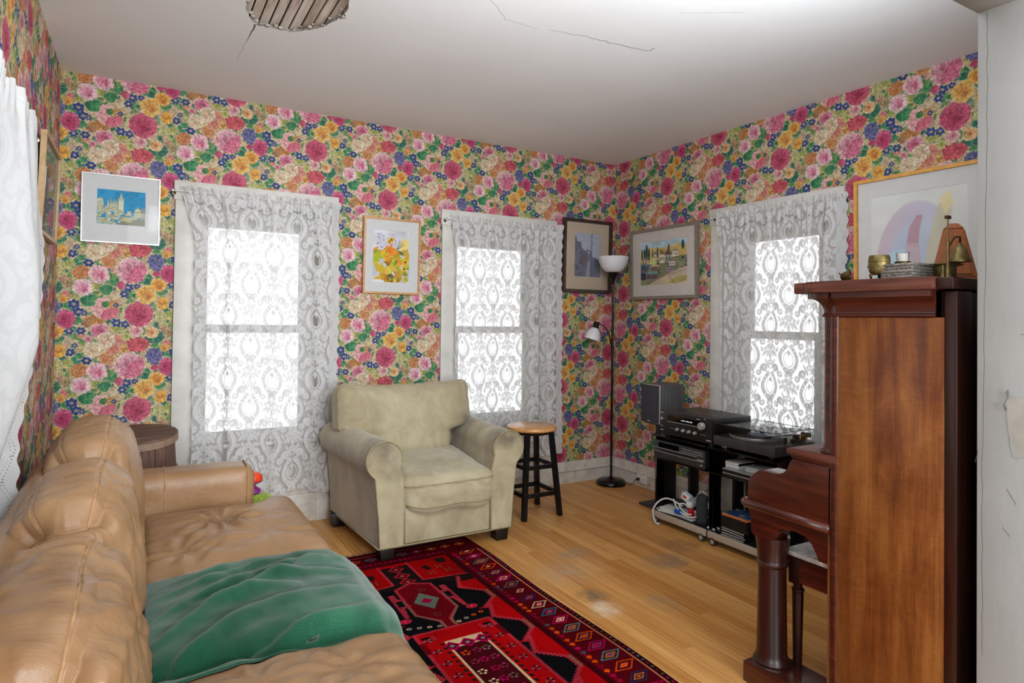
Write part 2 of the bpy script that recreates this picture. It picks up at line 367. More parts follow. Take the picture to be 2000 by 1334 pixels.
def paint_lace():
    """opacity map of the lace, one half-drop repeat (two columns)"""
    W, H = 190, 460
    c = Canvas(W, H, (.16,) * 3, (W, H, H // 2))
    D, T = (.92,) * 3, (.05,) * 3
    def scroll(x, y, r, sgn, a0=0., turns=1.3, w=9):
        pts = []
        for i in range(26):
            t = i / 25; a = a0 + sgn * turns * 2 * math.pi * t; q = r * (1 - .82 * t); pts.append((x + math.cos(a) * q, y + math.sin(a) * q))
        for i, (p, q) in enumerate(zip(pts[:-1], pts[1:])): c.line([p, q], w * (1 - .5 * i / 25), D)
    E = (.62,) * 3
    for sx in (-1, 1):
        pts = [(95 + sx * (12 + 62 * math.sin(t * math.pi * .92)), 128 + 185 * t) for t in np.linspace(.04, .96, 18)]
        c.line(pts, 27, D); c.line(pts, 19, E)
        for k in range(6):
            t = .14 + .13 * k; px, py = 95 + sx * (12 + 62 * math.sin(t * math.pi * .92)), 128 + 185 * t
            c.leaf(px - sx * 2, py, 15, 6, math.radians(-65 if sx > 0 else 245), D, D, vein=(.15,) * 3)
        scroll(95 + sx * 24, 316, 24, sx, math.pi / 2, 1.3, 13)
        scroll(95 + sx * 62, 96, 32, -sx, 0.3 if sx > 0 else math.pi - .3, 1.4, 16)
        scroll(95 + sx * 74, 352, 26, sx, -.6 if sx > 0 else math.pi + .6, 1.2, 13)
        for k in range(4):
            c.leaf(95 + sx * (26 + 13 * k), 138 - 15 * k, 24, 8, math.radians(-50 if sx > 0 else 230), E, D, vein=(.3,) * 3)
            c.leaf(95 + sx * (18 + 10 * k), 88 - 17 * k, 20, 8, math.radians(-70 if sx > 0 else 250), D, E, vein=(.3,) * 3)
    c.ell(95, 230, 47, 60, 0, (.16,) * 3, soft=.06)
    c.ell(95, 232, 33, 45, 0, T, soft=.08)
    for k in range(24):
        a = k / 24 * 2 * math.pi; c.ell(95 + math.cos(a) * 40, 232 + math.sin(a) * 52, 4.2, 4.2, 0, D, soft=.4)
    c.leaf(95, 188, 26, 10, math.pi / 2, D, D, vein=(.7,) * 3)
    def flower(x, y, r):
        for k in range(5):
            a = k * 1.2566 - 1.57; c.ell(x + math.cos(a) * r * .58, y + math.sin(a) * r * .58, r * .50, r * .40, a, E, D, soft=.12)
        c.ell(x, y, r * .22, r * .22, 0, T, soft=.3)
    flower(95, 366, 33); flower(66, 415, 33); flower(124, 415, 33); flower(95, 52, 25)
    c.leaf(95, 10, 30, 15, math.pi / 2, D, E, vein=(.3,) * 3)
    for sx in (-1, 1):
        c.leaf(95 + sx * 62, 450, 28, 13, math.radians(40 if sx > 0 else 140), D, E, vein=(.3,) * 3); c.leaf(95 + sx * 84, 410, 26, 12, math.radians(-60 if sx > 0 else 240), D, E, vein=(.3,) * 3)
        c.leaf(95 + sx * 30, 455, 22, 9, math.radians(70 if sx > 0 else 110), E, D, vein=(.3,) * 3)
    for k in range(3):   # fatten the worked motifs
        q = c.a; m = np.maximum.reduce([q, np.roll(q, 1, 0), np.roll(q, -1, 0), np.roll(q, 1, 1), np.roll(q, -1, 1)]); c.a = np.where((q < .1) & (k > 0), q, np.maximum(q, m * .98))
    def ero(m, n):
        for _ in range(n): m = m & np.roll(m, 1, 0) & np.roll(m, -1, 0) & np.roll(m, 1, 1) & np.roll(m, -1, 1)
        return m
    m = c.a[..., 0] > .45; r1 = ero(m, 2) & ~ero(m, 4); r2 = ero(m, 7) & ~ero(m, 8)
    c.a = np.where((r1 | r2)[..., None], np.minimum(c.a, .58), c.a)
    yy, xx = np.mgrid[0:H, 0:W]; c.a = np.where((ero(m, 4) & (((xx + yy) % 4) == 0))[..., None], c.a * .82, c.a)
    # fine net
    yy, xx = np.mgrid[0:H, 0:W]; net = (((xx % 5) == 0) | ((yy % 5) == 0)).astype(np.float32)[..., None]
    c.a = np.maximum(c.a, net * .30 * (c.a > .1))
    return np.concatenate([c.a, np.roll(c.a, -(H // 2), 0)], 1)
def paint_rug():
    K = 430; W, H = int(1.09 * K), int(2.30 * K); c = Canvas(W, H, (.30, .03, .06)); R = random.Random(3)
    def q(x, y): return ((x + 2.87) * K, (-.78 - y) * K)
    def P(pts, col, both=True):
        c.poly([q(*p) for p in pts], col)
        if both: c.poly([q(-4.65 - x, y) for x, y in pts], col)
    def L(pts, w, col, both=True, jag=1.6):
        c.line([q(*p) for p in pts], w * K, col, jag=jag)
        if both: c.line([q(-4.65 - x, y) for x, y in pts], w * K, col, jag=jag)
    red, dred, mar, blk, pink, cream, teal, org = (.66, .035, .055), (.40, .02, .06), (.28, .03, .07), (.030, .028, .040), (.66, .22, .26), (.82, .72, .56), (.25, .42, .42), (.80, .33, .16)
    ol = (.42, .38, .30); mag = (.68, .10, .32)
    # field
    P([(-2.645, -1.0), (-2.005, -1.0), (-2.0, -3.06), (-2.65, -3.06)], red, False)
    # upper spandrel: dark brown around two red panels
    P([(-2.65, -1.03), (-2.0, -1.03), (-2.0, -1.36), (-2.65, -1.36)], (.10, .055, .05), False)
    for s in (1,):
        P([(-2.245, -1.0), (-2.01, -1.0), (-2.02, -1.275), (-2.245, -1.25)], (.56, .04, .05)); L([(-2.245, -1.0), (-2.245, -1.25), (-2.02, -1.28)], .012, pink)
    P([(-2.10, -1.02), (-2.03, -1.02), (-2.05, -1.09), (-2.09, -1.08)], (.12, .08, .07)); P([(-2.20, -1.10), (-2.165, -1.08), (-2.15, -1.14), (-2.18, -1.15)], (.12, .07, .06))
    for x, y in ((-2.08, -1.19), (-2.11, -1.13), (-2.17, -1.19)):
        for s in (x, -4.65 - x):
            for k in range(8): c.ell(q(s, y)[0] + math.cos(k * .785) * 7, q(s, y)[1] + math.sin(k * .785) * 7, 2.6, 2.2, 0, (.50, .42, .26) if k % 2 else (.25, .12, .10))
    for y in (-1.07, -1.16, -1.24): # diamond chain on axis
        for r, col in ((.045, pink), (.036, dred), (.012, (.5, .42, .34))): P([(-2.325 - r, y), (-2.325, y + r), (-2.325 + r, y), (-2.325, y - r)], col, False)
    # side black lobes with zigzag outlines
    yo = -1.32
    for k in range(6):
        y = yo - .345 * k
        pts = [(-2.17, y), (-2.10, y - .02), (-2.125, y - .10), (-2.03, y - .19), (-2.03, y - .27), (-2.115, y - .345), (-2.17, y - .345)]
        P(pts, blk)
        L([(-2.08, y + .015), (-2.125, y - .10), (-2.03, y - .19), (-2.03, y - .27), (-2.115, y - .35)], .020, pink, jag=2.5); L([(-2.022, y - .19), (-2.022, y - .27)], .012, ol, jag=2.5)
    # medallions and panels, alternating down the axis
    for y0 in (-1.27, -2.62):
        d = y0 + 1.27
        hexa = [(-2.325, -1.262), (-2.235, -1.31), (-2.225, -1.60), (-2.30, -1.69), (-2.30, -1.80), (-2.35, -1.80), (-2.35, -1.69), (-2.425, -1.60), (-2.415, -1.31)]
        P([(x, y + d) for x, y in ((-2.165, -1.30), (-2.485, -1.30), (-2.51, -1.80), (-2.14, -1.80))], blk, False)
        P([(x, y + d) for x, y in hexa], (.40, .025, .07), False); L([(x, y + d) for x, y in hexa + hexa[:1]], .015, pink, False); 
        L([(-2.225, -1.44 + d), (-2.225, -1.60 + d), (-2.30, -1.70 + d), (-2.30, -1.79 + d)], .010, (.50, .38, .32))
        L([(-2.20, -1.36 + d), (-2.20, -1.42 + d), (-2.235, -1.42 + d)], .018, pink); L([(-2.235, -1.50 + d), (-2.20, -1.50 + d), (-2.185, -1.60 + d)], .018, pink); L([(-2.185, -1.36 + d), (-2.18, -1.60 + d)], .012, pink)
        P([(x, y + d) for x, y in ((-2.325, -1.385), (-2.262, -1.48), (-2.325, -1.575), (-2.388, -1.48))], (.40, .44, .38), False)
        P([(x, y + d) for x, y in ((-2.325, -1.45), (-2.295, -1.485), (-2.325, -1.51), (-2.355, -1.485))], (.62, .12, .26), False)
        for k in range(4):
            for s in (-2.28 + .042 * k, -2.37 - .042 * k):
                x, y = q(s, -1.735 + d + (.012 * k)); c.ell(x, y, 7, 6, 0, (.06, .05, .05)); c.ell(x, y, 5.5, 4.5, 0, R.choice((cream, org, (.6, .6, .55)))); c.ell(x, y, 2, 2, 0, dred)
        for s in (-2.165, -2.485): x, y = q(s, -1.63 + d); c.ell(x, y, 13, 10, 0, pink); c.ell(x, y, 8, 6, 0, (.70, .10, .25)); c.ell(x, y, 2, 2, 0, (.8, .6, .6))
        for x, y in ((-2.30, -1.36), (-2.335, -1.63)):
            for k in range(6): c.ell(q(x, y + d)[0] + math.cos(k) * 6, q(x, y + d)[1] + math.sin(k) * 6, 2, 2, 0, (.35, .30, .26))
        # lower panel
        e = d
        P([(x, y + e) for x, y in ((-2.51, -1.77), (-2.14, -1.77), (-2.14, -2.58), (-2.51, -2.58))], red, False)
        L([(x, y + e) for x, y in ((-2.14, -2.58), (-2.15, -1.765), (-2.325, -1.765))], .016, pink)
        L([(-2.15, -1.83 + e), (-2.215, -1.83 + e), (-2.215, -1.80 + e)], .014, pink); P([(x, y + e) for x, y in ((-2.165, -1.80), (-2.20, -1.80), (-2.20, -1.82), (-2.165, -1.82))], blk); P([(x, y + e) for x, y in ((-2.14, -1.84), (-2.165, -1.84), (-2.165, -1.93), (-2.14, -1.93))], dred)
        P([(x, y + e) for x, y in ((-2.41, -1.865), (-2.24, -1.865), (-2.235, -2.52), (-2.415, -2.52))], cream, False)
        P([(x, y + e) for x, y in ((-2.40, -1.93), (-2.25, -1.93), (-2.25, -2.50), (-2.40, -2.50))], (.26, .045, .075), False)
        for k, s in enumerate((-2.395, -2.325, -2.255)):
            for r, col in ((.038, mag), (.026, (.36, .06, .14)), (.012, (.5, .5, .46))): P([(s - r, -1.912 + e), (s, -1.912 + e + r), (s + r, -1.912 + e), (s, -1.912 + e - r)], col, False)
        for k in range(18):
            for s in (-2.225, -2.425): P([(s - .007, -1.87 + e - k * .036), (s + .007, -1.875 + e - k * .036), (s + .007, -1.893 + e - k * .036), (s - .007, -1.888 + e - k * .036)], (.07, .10, .08), False)
        for k in range(7):
            for s in (-2.185, -2.465):
                x, y = q(s, -1.83 + e - k * .095)
                for m in range(8): c.ell(x + math.cos(m * .785) * 6, y + math.sin(m * .785) * 6, 2.6, 2.6, 0, ((.10, .05, .06), (.45, .42, .36), mag)[m % 3])
        for j in range(7):
            for i in range(3):
                x, y = q(-2.37 + i * .046 + R.uniform(-.006, .006), -1.985 + e - j * .075); cc = R.choice((mag, (.40, .38, .36), cream, (.55, .2, .3), org))
                for m in range(5): c.ell(x + math.cos(m * 1.257) * 6, y + math.sin(m * 1.257) * 6, 3, 2.5, 0, jit(cc, R, .08))
                c.ell(x, y, 2, 2, 0, (.1, .03, .05))
    # side borders
    P([(-2.012, -.80), (-1.78, -.80), (-1.78, -3.08), (-2.012, -3.08)], (.30, .025, .06))
    P([(-2.006, -.80), (-1.985, -.80), (-1.985, -3.08), (-2.006, -3.08)], (.20, .01, .04))
    for k in range(60):
        y = -.84 - k * .037
        cc = R.choice((mag, (.60, .09, .20), (.50, .05, .14), (.28, .24, .30), org))
        P([(-1.978, y), (-1.958, y - .014), (-1.948, y + .006), (-1.962, y + .014)], jit(cc, R, .06)); P([(-1.978, y - .02), (-1.962, y - .026), (-1.966, y - .012)], jit((.55, .06, .16), R, .08))
    P([(-1.812, -.80), (-1.78, -.80), (-1.78, -3.08), (-1.812, -3.08)], (.13, .03, .06)); L([(-1.815, -.80), (-1.815, -3.08)], .008, (.78, .48, .36), jag=1)
    for k in range(80):
        y = -.82 - k * .028; cc = R.choice((mag, (.30, .28, .34), (.48, .10, .10), (.45, .28, .14)))
        P([(-1.803, y), (-1.795, y + .008), (-1.786, y), (-1.795, y - .008)], jit(cc, R, .06))
    sets = [(teal, org), (org, (.36, .2, .3)), (mag, (.5, .3, .4)), (teal, org), (org, (.36, .06, .14)), ((.16, .14, .28), (.72, .42, .24)), (mag, cream), (teal, (.66, .14, .20)), ((.55, .2, .2), cream), ((.16, .14, .26), (.62, .20, .40)), (cream, mag), ((.10, .36, .42), mag), (mag, cream)]
    for k in range(25):
        y = -.92 - k * .0845; o, i = sets[k % 13]
        for ax in (-1.882, -2.768):
            sl = .35
            for r, col in ((.060, jit(o, R, .05)), (.046, (.22, .03, .06)), (.034, jit(i, R, .06)), (.022, jit(o, R, .1)), (.012, R.choice((cream, mag, org)))):
                if k % 13 == 8 and r > .04: continue
                P([(ax - r, y - r * sl), (ax - r * .15, y + r * .55), (ax + r, y + r * sl), (ax + r * .15, y - r * .55)], col, False)
    # end borders
    P([(-2.87, -.78), (-1.78, -.78), (-1.78, -.99), (-2.87, -.99)], (.26, .025, .055), False)
    L([(-2.80, -.822), (-1.82, -.822)], .008, (.60, .30, .28), False)
    for k in range(11):
        x = -2.75 + k * .088
        for r, col in ((.036, R.choice((mag, teal, org, cream))), (.024, (.2, .03, .05)), (.012, R.choice((cream, mag)))): P([(x - r, -.875), (x, -.875 + r * .7), (x + r, -.875), (x, -.875 - r * .7)], col, False)
    for k in range(24):
        x = -2.66 + k * .028; P([(x, -.95), (x + .014, -.935), (x + .02, -.965)], jit((.62, .08, .22), R, .08), False)
    n = np.random.RandomState(2).rand(H, W, 1).astype(np.float32); m = smooth_noise(H, W, 12, 9)[..., None]
    c.a = np.clip(c.a * (.72 + .3 * n + .24 * m), 0, 1)
    return c.a

def paint_city():
    W, H = 220, 176; c = Canvas(W, H, (.22, .58, .76)); R = random.Random(11)
    n = smooth_noise(H, W, 10, 4)[..., None]; c.a *= (.92 + .16 * n)
    st, dk, lt = (.76, .76, .66), (.45, .46, .42), (.86, .85, .75)
    def bld(x, y, w, h, col): c.poly([(x, y), (x + w, y), (x + w, y + h), (x, y + h)], col); c.line([(x, y), (x + w, y)], 1, dk, .7); c.line([(x + w, y), (x + w, y + h)], 1, dk, .5)
    def spire(x, y, w, h): c.poly([(x - w / 2, y), (x, y - h), (x + w / 2, y)], st); c.line([(x, y - h), (x, y)], 1, dk, .4)
    c.ell(14, 62, 17, 20, 0, lt, st, edge=dk); bld(0, 62, 30, 40, st); c.ell(186, 102, 17, 20, 0, lt, st, edge=dk); bld(168, 104, 40, 30, st); spire(186, 84, 5, 16)
    bld(96, 50, 24, 60, lt); spire(108, 52, 22, 42)
    for x in (97, 119): spire(x, 52, 6, 18)
    for x in (88, 50, 62, 72, 80): spire(x, 72, 8, R.uniform(20, 40)); bld(x - 5, 70, 11, 40, st)
    for x in (205, 214): c.line([(x, 84), (x, 120)], 4, (.85, .66, .40))
    for i in range(170):
        y = 84 + (i / 170) * 84; x = R.uniform(-6, 220)
        if x > 120 and y < 100 : continue
        w, h = R.uniform(8, 22), R.uniform(6, 13); bld(x, y, w, h, jit(R.choice((st, lt, (.66, .68, .56), (.80, .78, .62))), R, .05))
        for k in range(3): c.ell(x + 3 + k * 4, y + h * .6, .8, 1.2, 0, dk, al=.7)
    c.poly([(95, 172), (125, 148), (220, 140), (220, 176), (90, 176)], (.55, .55, .48)); c.ell(140, 152, 22, 9, 0, (.74, .72, .52)); c.ell(130, 145, 12, 8, 0, (.80, .78, .58))
    return c.a
def paint_autumn():
    W, H = 190, 260; c = Canvas(W, H, (.84, .83, .86)); R = random.Random(5)
    n = smooth_noise(H, W, 6, 8)[..., None]; c.a *= (.9 + .2 * n)
    for i in range(70): c.ell(R.uniform(20, 120), R.uniform(15, 90), R.uniform(2, 6), R.uniform(2, 4), R.uniform(0, 3), jit((.66, .62, .74), R, .1), al=.7)
    c.ell(165, 70, 34, 44, .4, (.92, .80, .40), (.95, .88, .62), soft=.5); c.ell(172, 160, 26, 50, 0, (.88, .80, .52), soft=.6)
    for i in range(60):
        x, y = R.uniform(0, 190), R.uniform(95, 255); k = R.choice(((.72, .74, .20), (.82, .62, .16), (.90, .50, .14), (.56, .62, .18), (.46, .30, .12), (.86, .72, .26), (.34, .34, .26)))
        c.leaf(x, y, R.uniform(16, 36), R.uniform(9, 18), R.uniform(0, 6.28), jit(k, R, .07), jit(lerp(k, (.95, .85, .4), .4), R, .07), vein=lerp(k, (.3, .2, .1), .4), al=.92)
    for x, y, k in ((60, 120, (.84, .80, .20)), (20, 130, (.74, .78, .24)), (88, 95, (.93, .48, .12)), (78, 140, (.90, .62, .18)), (110, 110, (.94, .60, .16)), (40, 190, (.86, .74, .20)), (130, 220, (.80, .62, .28))):
        for a in range(5): c.leaf(x + 12 * math.cos(a * 1.257), y + 12 * math.sin(a * 1.257), 20, 9, a * 1.257, k, jit(k, R, .1), vein=lerp(k, (.4, .2, .05), .5))
    for x, y in ((85, 55), (170, 155), (165, 190), (95, 45)):
        for a in range(9): c.ell(x + 9 * math.cos(a * .7), y + 9 * math.sin(a * .7), 8, 2.6, a * .7, (.90, .70, .14))
        c.ell(x, y, 5, 5, 0, (.25, .15, .10))
    for a in (-1.0, -1.3, -.7): c.line([(125, 95), (125 + 50 * math.cos(a), 95 + 50 * math.sin(a))], 3, (.35, .45, .36))
    return c.a
def paint_river():
    W, H = 170, 230; c = Canvas(W, H, (.70, .71, .76)); R = random.Random(8)
    for i in range(60): c.ell(R.uniform(0, 170), R.uniform(0, 110), R.uniform(8, 24), R.uniform(4, 9), .2, jit((.72, .73, .78), R, .03), al=.5, soft=.5)
    c.poly([(0, 55), (12, 45), (40, 70), (60, 88), (100, 112), (130, 125), (170, 140), (170, 230), (0, 230)], (.48, .49, .56))
    c.poly([(0, 20), (8, 20), (14, 45), (40, 48), (44, 75), (0, 110)], (.42, .43, .50))
    for i in range(120): c.ell(R.uniform(0, 110), R.uniform(90, 230), R.uniform(5, 16), R.uniform(4, 10), R.uniform(0, 3), jit((.46, .45, .50), R, .07), al=.7, soft=.4)
    c.ell(62, 145, 36, 38, .4, (.42, .38, .42), (.52, .46, .50), soft=.3)
    c.poly([(85, 150), (105, 140), (105, 230), (75, 230)], (.62, .63, .66)); c.line([(112, 0), (106, 230)], 4, (.40, .41, .46))
    for i in range(34): y = R.uniform(5, 225); c.line([(110, y), (110 + R.uniform(-9, 9), y - 7)], 2.2, (.42, .43, .48))
    for i in range(40): c.line([(R.uniform(100, 165), R.uniform(150, 225))] * 2 + [(R.uniform(100, 165), R.uniform(150, 225))], 1, (.40, .41, .46), .4)
    return c.a
def paint_village():
    W, H = 240, 168; c = Canvas(W, H, (.70, .80, .84)); R = random.Random(21)
    c.poly([(0, 34), (60, 24), (120, 30), (200, 18), (240, 30), (240, 80), (0, 90)], (.82, .72, .44))
    for i in range(50): c.ell(R.uniform(60, 240), R.uniform(28, 70), R.uniform(4, 12), R.uniform(2, 5), 0, jit((.80, .66, .36), R, .08), al=.7)
    for x, y, h, w in ((8, 70, 45, 8), (22, 72, 50, 10), (34, 66, 58, 11), (46, 70, 46, 10), (66, 62, 34, 6), (92, 66, 46, 7), (150, 58, 44, 8), (220, 40, 34, 13)):
        c.ell(x, y - h * .45, w * .6, h * .55, 0, (.16, .24, .26), (.24, .34, .34))
    c.poly([(0, 80), (240, 62), (240, 168), (0, 168)], (.52, .52, .40))
    for i in range(60): c.ell(R.uniform(0, 240), R.uniform(70, 130), R.uniform(4, 10), R.uniform(3, 6), 0, jit(R.choice(((.36, .42, .30), (.62, .66, .40), (.28, .32, .30))), R, .06))
    def house(x, y, w, h, wall, roof):
        c.poly([(x, y), (x + w, y - 2), (x + w, y + h), (x, y + h)], wall); c.poly([(x - 3, y), (x + w * .35, y - h * .55), (x + w + 3, y - 3), (x + w, y + 2)], roof)
        for k in range(2): c.poly([(x + w * (.2 + .4 * k), y + h * .35), (x + w * (.35 + .4 * k), y + h * .35), (x + w * (.35 + .4 * k), y + h * .7), (x + w * (.2 + .4 * k), y + h * .7)], (.25, .25, .28))
    house(102, 52, 26, 34, (.84, .80, .70), (.52, .44, .36)); house(130, 56, 34, 30, (.60, .60, .58), (.40, .34, .32)); house(72, 50, 16, 22, (.80, .78, .70), (.44, .46, .46)); house(170, 46, 26, 20, (.86, .84, .78), (.70, .60, .50))
    house(6, 70, 36, 18, (.80, .68, .52), (.56, .50, .44)); house(0, 92, 44, 18, (.30, .36, .44), (.34, .46, .50)); house(50, 96, 50, 16, (.56, .44, .36), (.80, .70, .58)); house(30, 124, 62, 22, (.42, .36, .36), (.42, .62, .58)); house(0, 120, 28, 26, (.26, .24, .34), (.40, .40, .50)); house(140, 104, 34, 18, (.66, .60, .62), (.44, .38, .42)); house(150, 82, 32, 18, (.80, .76, .70), (.50, .44, .42))
    for i in range(16): c.ell(60 + R.uniform(-14, 26), 82 + R.uniform(-8, 8), 6, 5, 0, jit((.74, .78, .50), R, .06))
    c.poly([(40, 168), (110, 140), (200, 112), (240, 104), (240, 168)], (.80, .72, .62)); c.poly([(140, 160), (190, 140), (240, 138), (240, 158), (180, 166)], (.66, .62, .36))
    for i in range(50): x = R.uniform(60, 235); c.line([(x, 150 - (x - 60) * .2), (x + 18, 146 - (x - 60) * .2)], 1.2, jit((.62, .52, .46), R, .08), .6)
    for i in range(90): x, y = R.uniform(0, 240), R.uniform(30, 160); c.line([(x, y), (x + R.uniform(-6, 6), y + R.uniform(-6, 2))], 1, (.25, .24, .26), .45)
    n = smooth_noise(H, W, 14, 8)[..., None]; c.a *= (.9 + .2 * n)
    return np.clip(c.a, 0, 1)
def paint_arch():
    W, H = 300, 260; c = Canvas(W, H, (.86, .87, .85)); R = random.Random(4)
    c.ell(150, 215, 140, 195, 0, (.80, .70, .76), (.72, .76, .86), al=.75, soft=.03); c.ell(158, 225, 118, 170, 0, (.66, .74, .86), (.78, .80, .86), al=.75, soft=.15)
    c.poly([(215, 40), (252, 30), (258, 55), (232, 150), (226, 260), (160, 260), (188, 120)], (.80, .77, .62), .8); c.poly([(218, 24), (250, 10), (262, 42), (236, 66)], (.92, .84, .58), .8)
    c.ell(90, 235, 82, 96, .35, (.66, .82, .90), (.80, .86, .90), al=.85, soft=.05)
    c.poly([(126, 92), (152, 60), (170, 62), (160, 96), (156, 140), (118, 136)], (.72, .50, .56), .85); c.poly([(118, 130), (158, 130), (165, 190), (190, 215), (240, 260), (70, 260), (112, 205)], (.80, .66, .70), .75)
    c.poly([(60, 260), (100, 225), (150, 205), (200, 222), (240, 250), (240, 260)], (.92, .66, .44), .8); c.ell(190, 262, 60, 32, 0, (.92, .88, .42), (.90, .74, .40), al=.85, soft=.2); c.ell(262, 130, 20, 44, 0, (.86, .88, .58), al=.7, soft=.4)
    n = smooth_noise(H, W, 8, 8)[..., None]; c.a *= (.97 + .06 * n)
    return np.clip(c.a * .78 + .20, 0, 1)
def paint_pale():
    W, H = 160, 180; c = Canvas(W, H, (.80, .78, .72)); R = random.Random(9)
    for i in range(70): k = R.choice(((.78, .64, .62), (.70, .74, .62), (.84, .78, .66), (.74, .72, .74))); c.ell(R.uniform(10, 150), R.uniform(30, 175), R.uniform(6, 18), R.uniform(5, 12), R.uniform(0, 3), jit(k, R, .06), al=.7, soft=.5)
    return c.a
def paint_jacket(seed=1):
    W, H = 120, 120; c = Canvas(W, H, (.10, .22, .40)); R = random.Random(seed)
    for i in range(40): c.ell(R.uniform(0, 120), R.uniform(0, 120), R.uniform(6, 22), R.uniform(5, 14), R.uniform(0, 3), jit(R.choice(((.10, .30, .52), (.80, .50, .22), (.06, .10, .2), (.3, .5, .6))), R, .1), al=.8, soft=.5)
    return np.clip(c.a, 0, 1)
# ---------------------------------------------------------------- materials
def lin(c):
    return tuple(x / 12.92 if x <= .04045 else ((x + .055) / 1.055) ** 2.4 for x in c[:3]) + (1,)
class NT:
    def __init__(s, name):
        s.m = bpy.data.materials.new(name); s.m.use_nodes = True; s.t = s.m.node_tree; s.n = s.t.nodes; s.l = s.t.links
        s.out = s.n['Material Output']; s.b = s.n['Principled BSDF']
    def new(s, t, **k):
        q = s.n.new(t)
        for a, v in k.items(): setattr(q, a, v)
        return q
    def link(s, a, b): s.l.new(a, b); return s
    def inp(s, node, i, v):
        if hasattr(v, 'is_linked') or isinstance(v, bpy.types.NodeSocket): s.l.new(v, node.inputs[i])
        else: node.inputs[i].default_value = v
    def coord(s, kind='Object', scale=(1, 1, 1), rnd=False):
        if kind == 'World': o = s.new('ShaderNodeNewGeometry').outputs['Position']
        else: o = s.new('ShaderNodeTexCoord').outputs[kind]
        m = s.new('ShaderNodeMapping'); s.l.new(o, m.inputs[0]); m.inputs['Scale'].default_value = scale
        if rnd:
            oi = s.new('ShaderNodeObjectInfo'); v = s.new('ShaderNodeVectorMath', operation='SCALE'); v.inputs[0].default_value = (37, 11, 23); s.l.new(oi.outputs['Random'], v.inputs['Scale']); s.l.new(v.outputs[0], m.inputs['Location'])
        return m.outputs[0]
    def noise(s, vec, scale, detail=4, rough=.55, dist=0.):
        q = s.new('ShaderNodeTexNoise'); s.l.new(vec, q.inputs['Vector']); q.inputs['Scale'].default_value = scale; q.inputs['Detail'].default_value = detail; q.inputs['Roughness'].default_value = rough; q.inputs['Distortion'].default_value = dist
        return q.outputs['Fac']
    def ramp(s, fac, stops):
        r = s.new('ShaderNodeValToRGB'); s.l.new(fac, r.inputs[0]); e = r.color_ramp.elements
        while len(e) < len(stops): e.new(.5)
        for k, (p, c) in zip(e, stops): k.position = p; k.color = lin(c) if len(c) == 3 else c
        return r.outputs[0]
    def mix(s, fac, a, b, mode='MIX'):
        q = s.new('ShaderNodeMix', data_type='RGBA', blend_type=mode)
        s.inp(q, 0, fac); s.inp(q, 6, a if not isinstance(a, tuple) else lin(a)); s.inp(q, 7, b if not isinstance(b, tuple) else lin(b)); return q.outputs[2]
    def math(s, op, a, b=0., c=None, clamp=False):
        q = s.new('ShaderNodeMath', operation=op, use_clamp=clamp); s.inp(q, 0, a); s.inp(q, 1, b)
        if c is not None: s.inp(q, 2, c)
        return q.outputs[0]
    def spot(s, centre, rad, soft=1.):
        """1 inside a blotch of world-position space with a ragged rim"""
        g = s.new('ShaderNodeNewGeometry').outputs['Position']; v = s.new('ShaderNodeVectorMath', operation='SUBTRACT'); s.l.new(g, v.inputs[0]); v.inputs[1].default_value = centre
        w = s.new('ShaderNodeVectorMath', operation='DIVIDE'); s.l.new(v.outputs[0], w.inputs[0]); w.inputs[1].default_value = rad
        L = s.new('ShaderNodeVectorMath', operation='LENGTH'); s.l.new(w.outputs[0], L.inputs[0])
        return s.math('SUBTRACT', 1., L.outputs['Value'], clamp=True)
    def bump(s, h, strength=.2, dist=.002):
        q = s.new('ShaderNodeBump'); s.l.new(h, q.inputs['Height']); q.inputs['Strength'].default_value = strength; q.inputs['Distance'].default_value = dist; s.l.new(q.outputs[0], s.b.inputs['Normal']); return s
    def base(s, c): s.inp(s.b, 'Base Color', lin(c) if isinstance(c, tuple) else c); return s
    def set(s, rough=.5, metal=0., spec=.5, coat=0., trans=0., ior=1.45, sheen=0.):
        s.b.inputs['Roughness'].default_value = rough; s.b.inputs['Metallic'].default_value = metal; s.b.inputs['Specular IOR Level'].default_value = spec; s.b.inputs['Coat Weight'].default_value = coat; s.b.inputs['Coat Roughness'].default_value = .15; s.b.inputs['Transmission Weight'].default_value = trans; s.b.inputs['IOR'].default_value = ior; s.b.inputs['Sheen Weight'].default_value = sheen
        return s
def plain(name, c, rough=.5, metal=0., var=.06, scale=30., bump=0., bscale=200., spec=.5, coat=0., sheen=0., kind='Object', stretch=(1, 1, 1)):
    t = NT(name); v = t.coord(kind, stretch); n = t.noise(v, scale, 4)
    t.base(t.ramp(n, [(.3, tuple(max(0, x - var) for x in c)), (.7, tuple(min(1, x + var) for x in c))])).set(rough, metal, spec, coat, sheen=sheen)
    if bump: t.bump(t.noise(v, bscale, 3), bump, .002)
    return t.m
def wood(name, dark, mid, light, axis=2, rough=.35, coat=.15, scale=1., fig=.5, rnd=False, stretch=14.):
    t = NT(name); sc = [stretch] * 3; sc[axis] = 1.0; v = t.coord('Object', tuple(x * scale for x in sc), rnd)
    a = t.noise(v, 3.2, 6, .6, .4); sc2 = [60] * 3; sc2[axis] = 2.5; b = t.noise(t.coord('Object', tuple(sc2), rnd), 3., 3, .7); sc3 = [5.] * 3; sc3[axis] = 1.6; f = t.noise(t.coord('Object', tuple(sc3), rnd), 1.6, 4)
    g = t.math('ADD', t.math('MULTIPLY', a, .62), t.math('ADD', t.math('MULTIPLY', b, .22), t.math('MULTIPLY', f, fig * .32)))
    t.base(t.ramp(g, [(.36, dark), (.52, mid), (.70, light)])).set(rough, 0, .5, coat)
    t.bump(b, .05, .001); return t.m
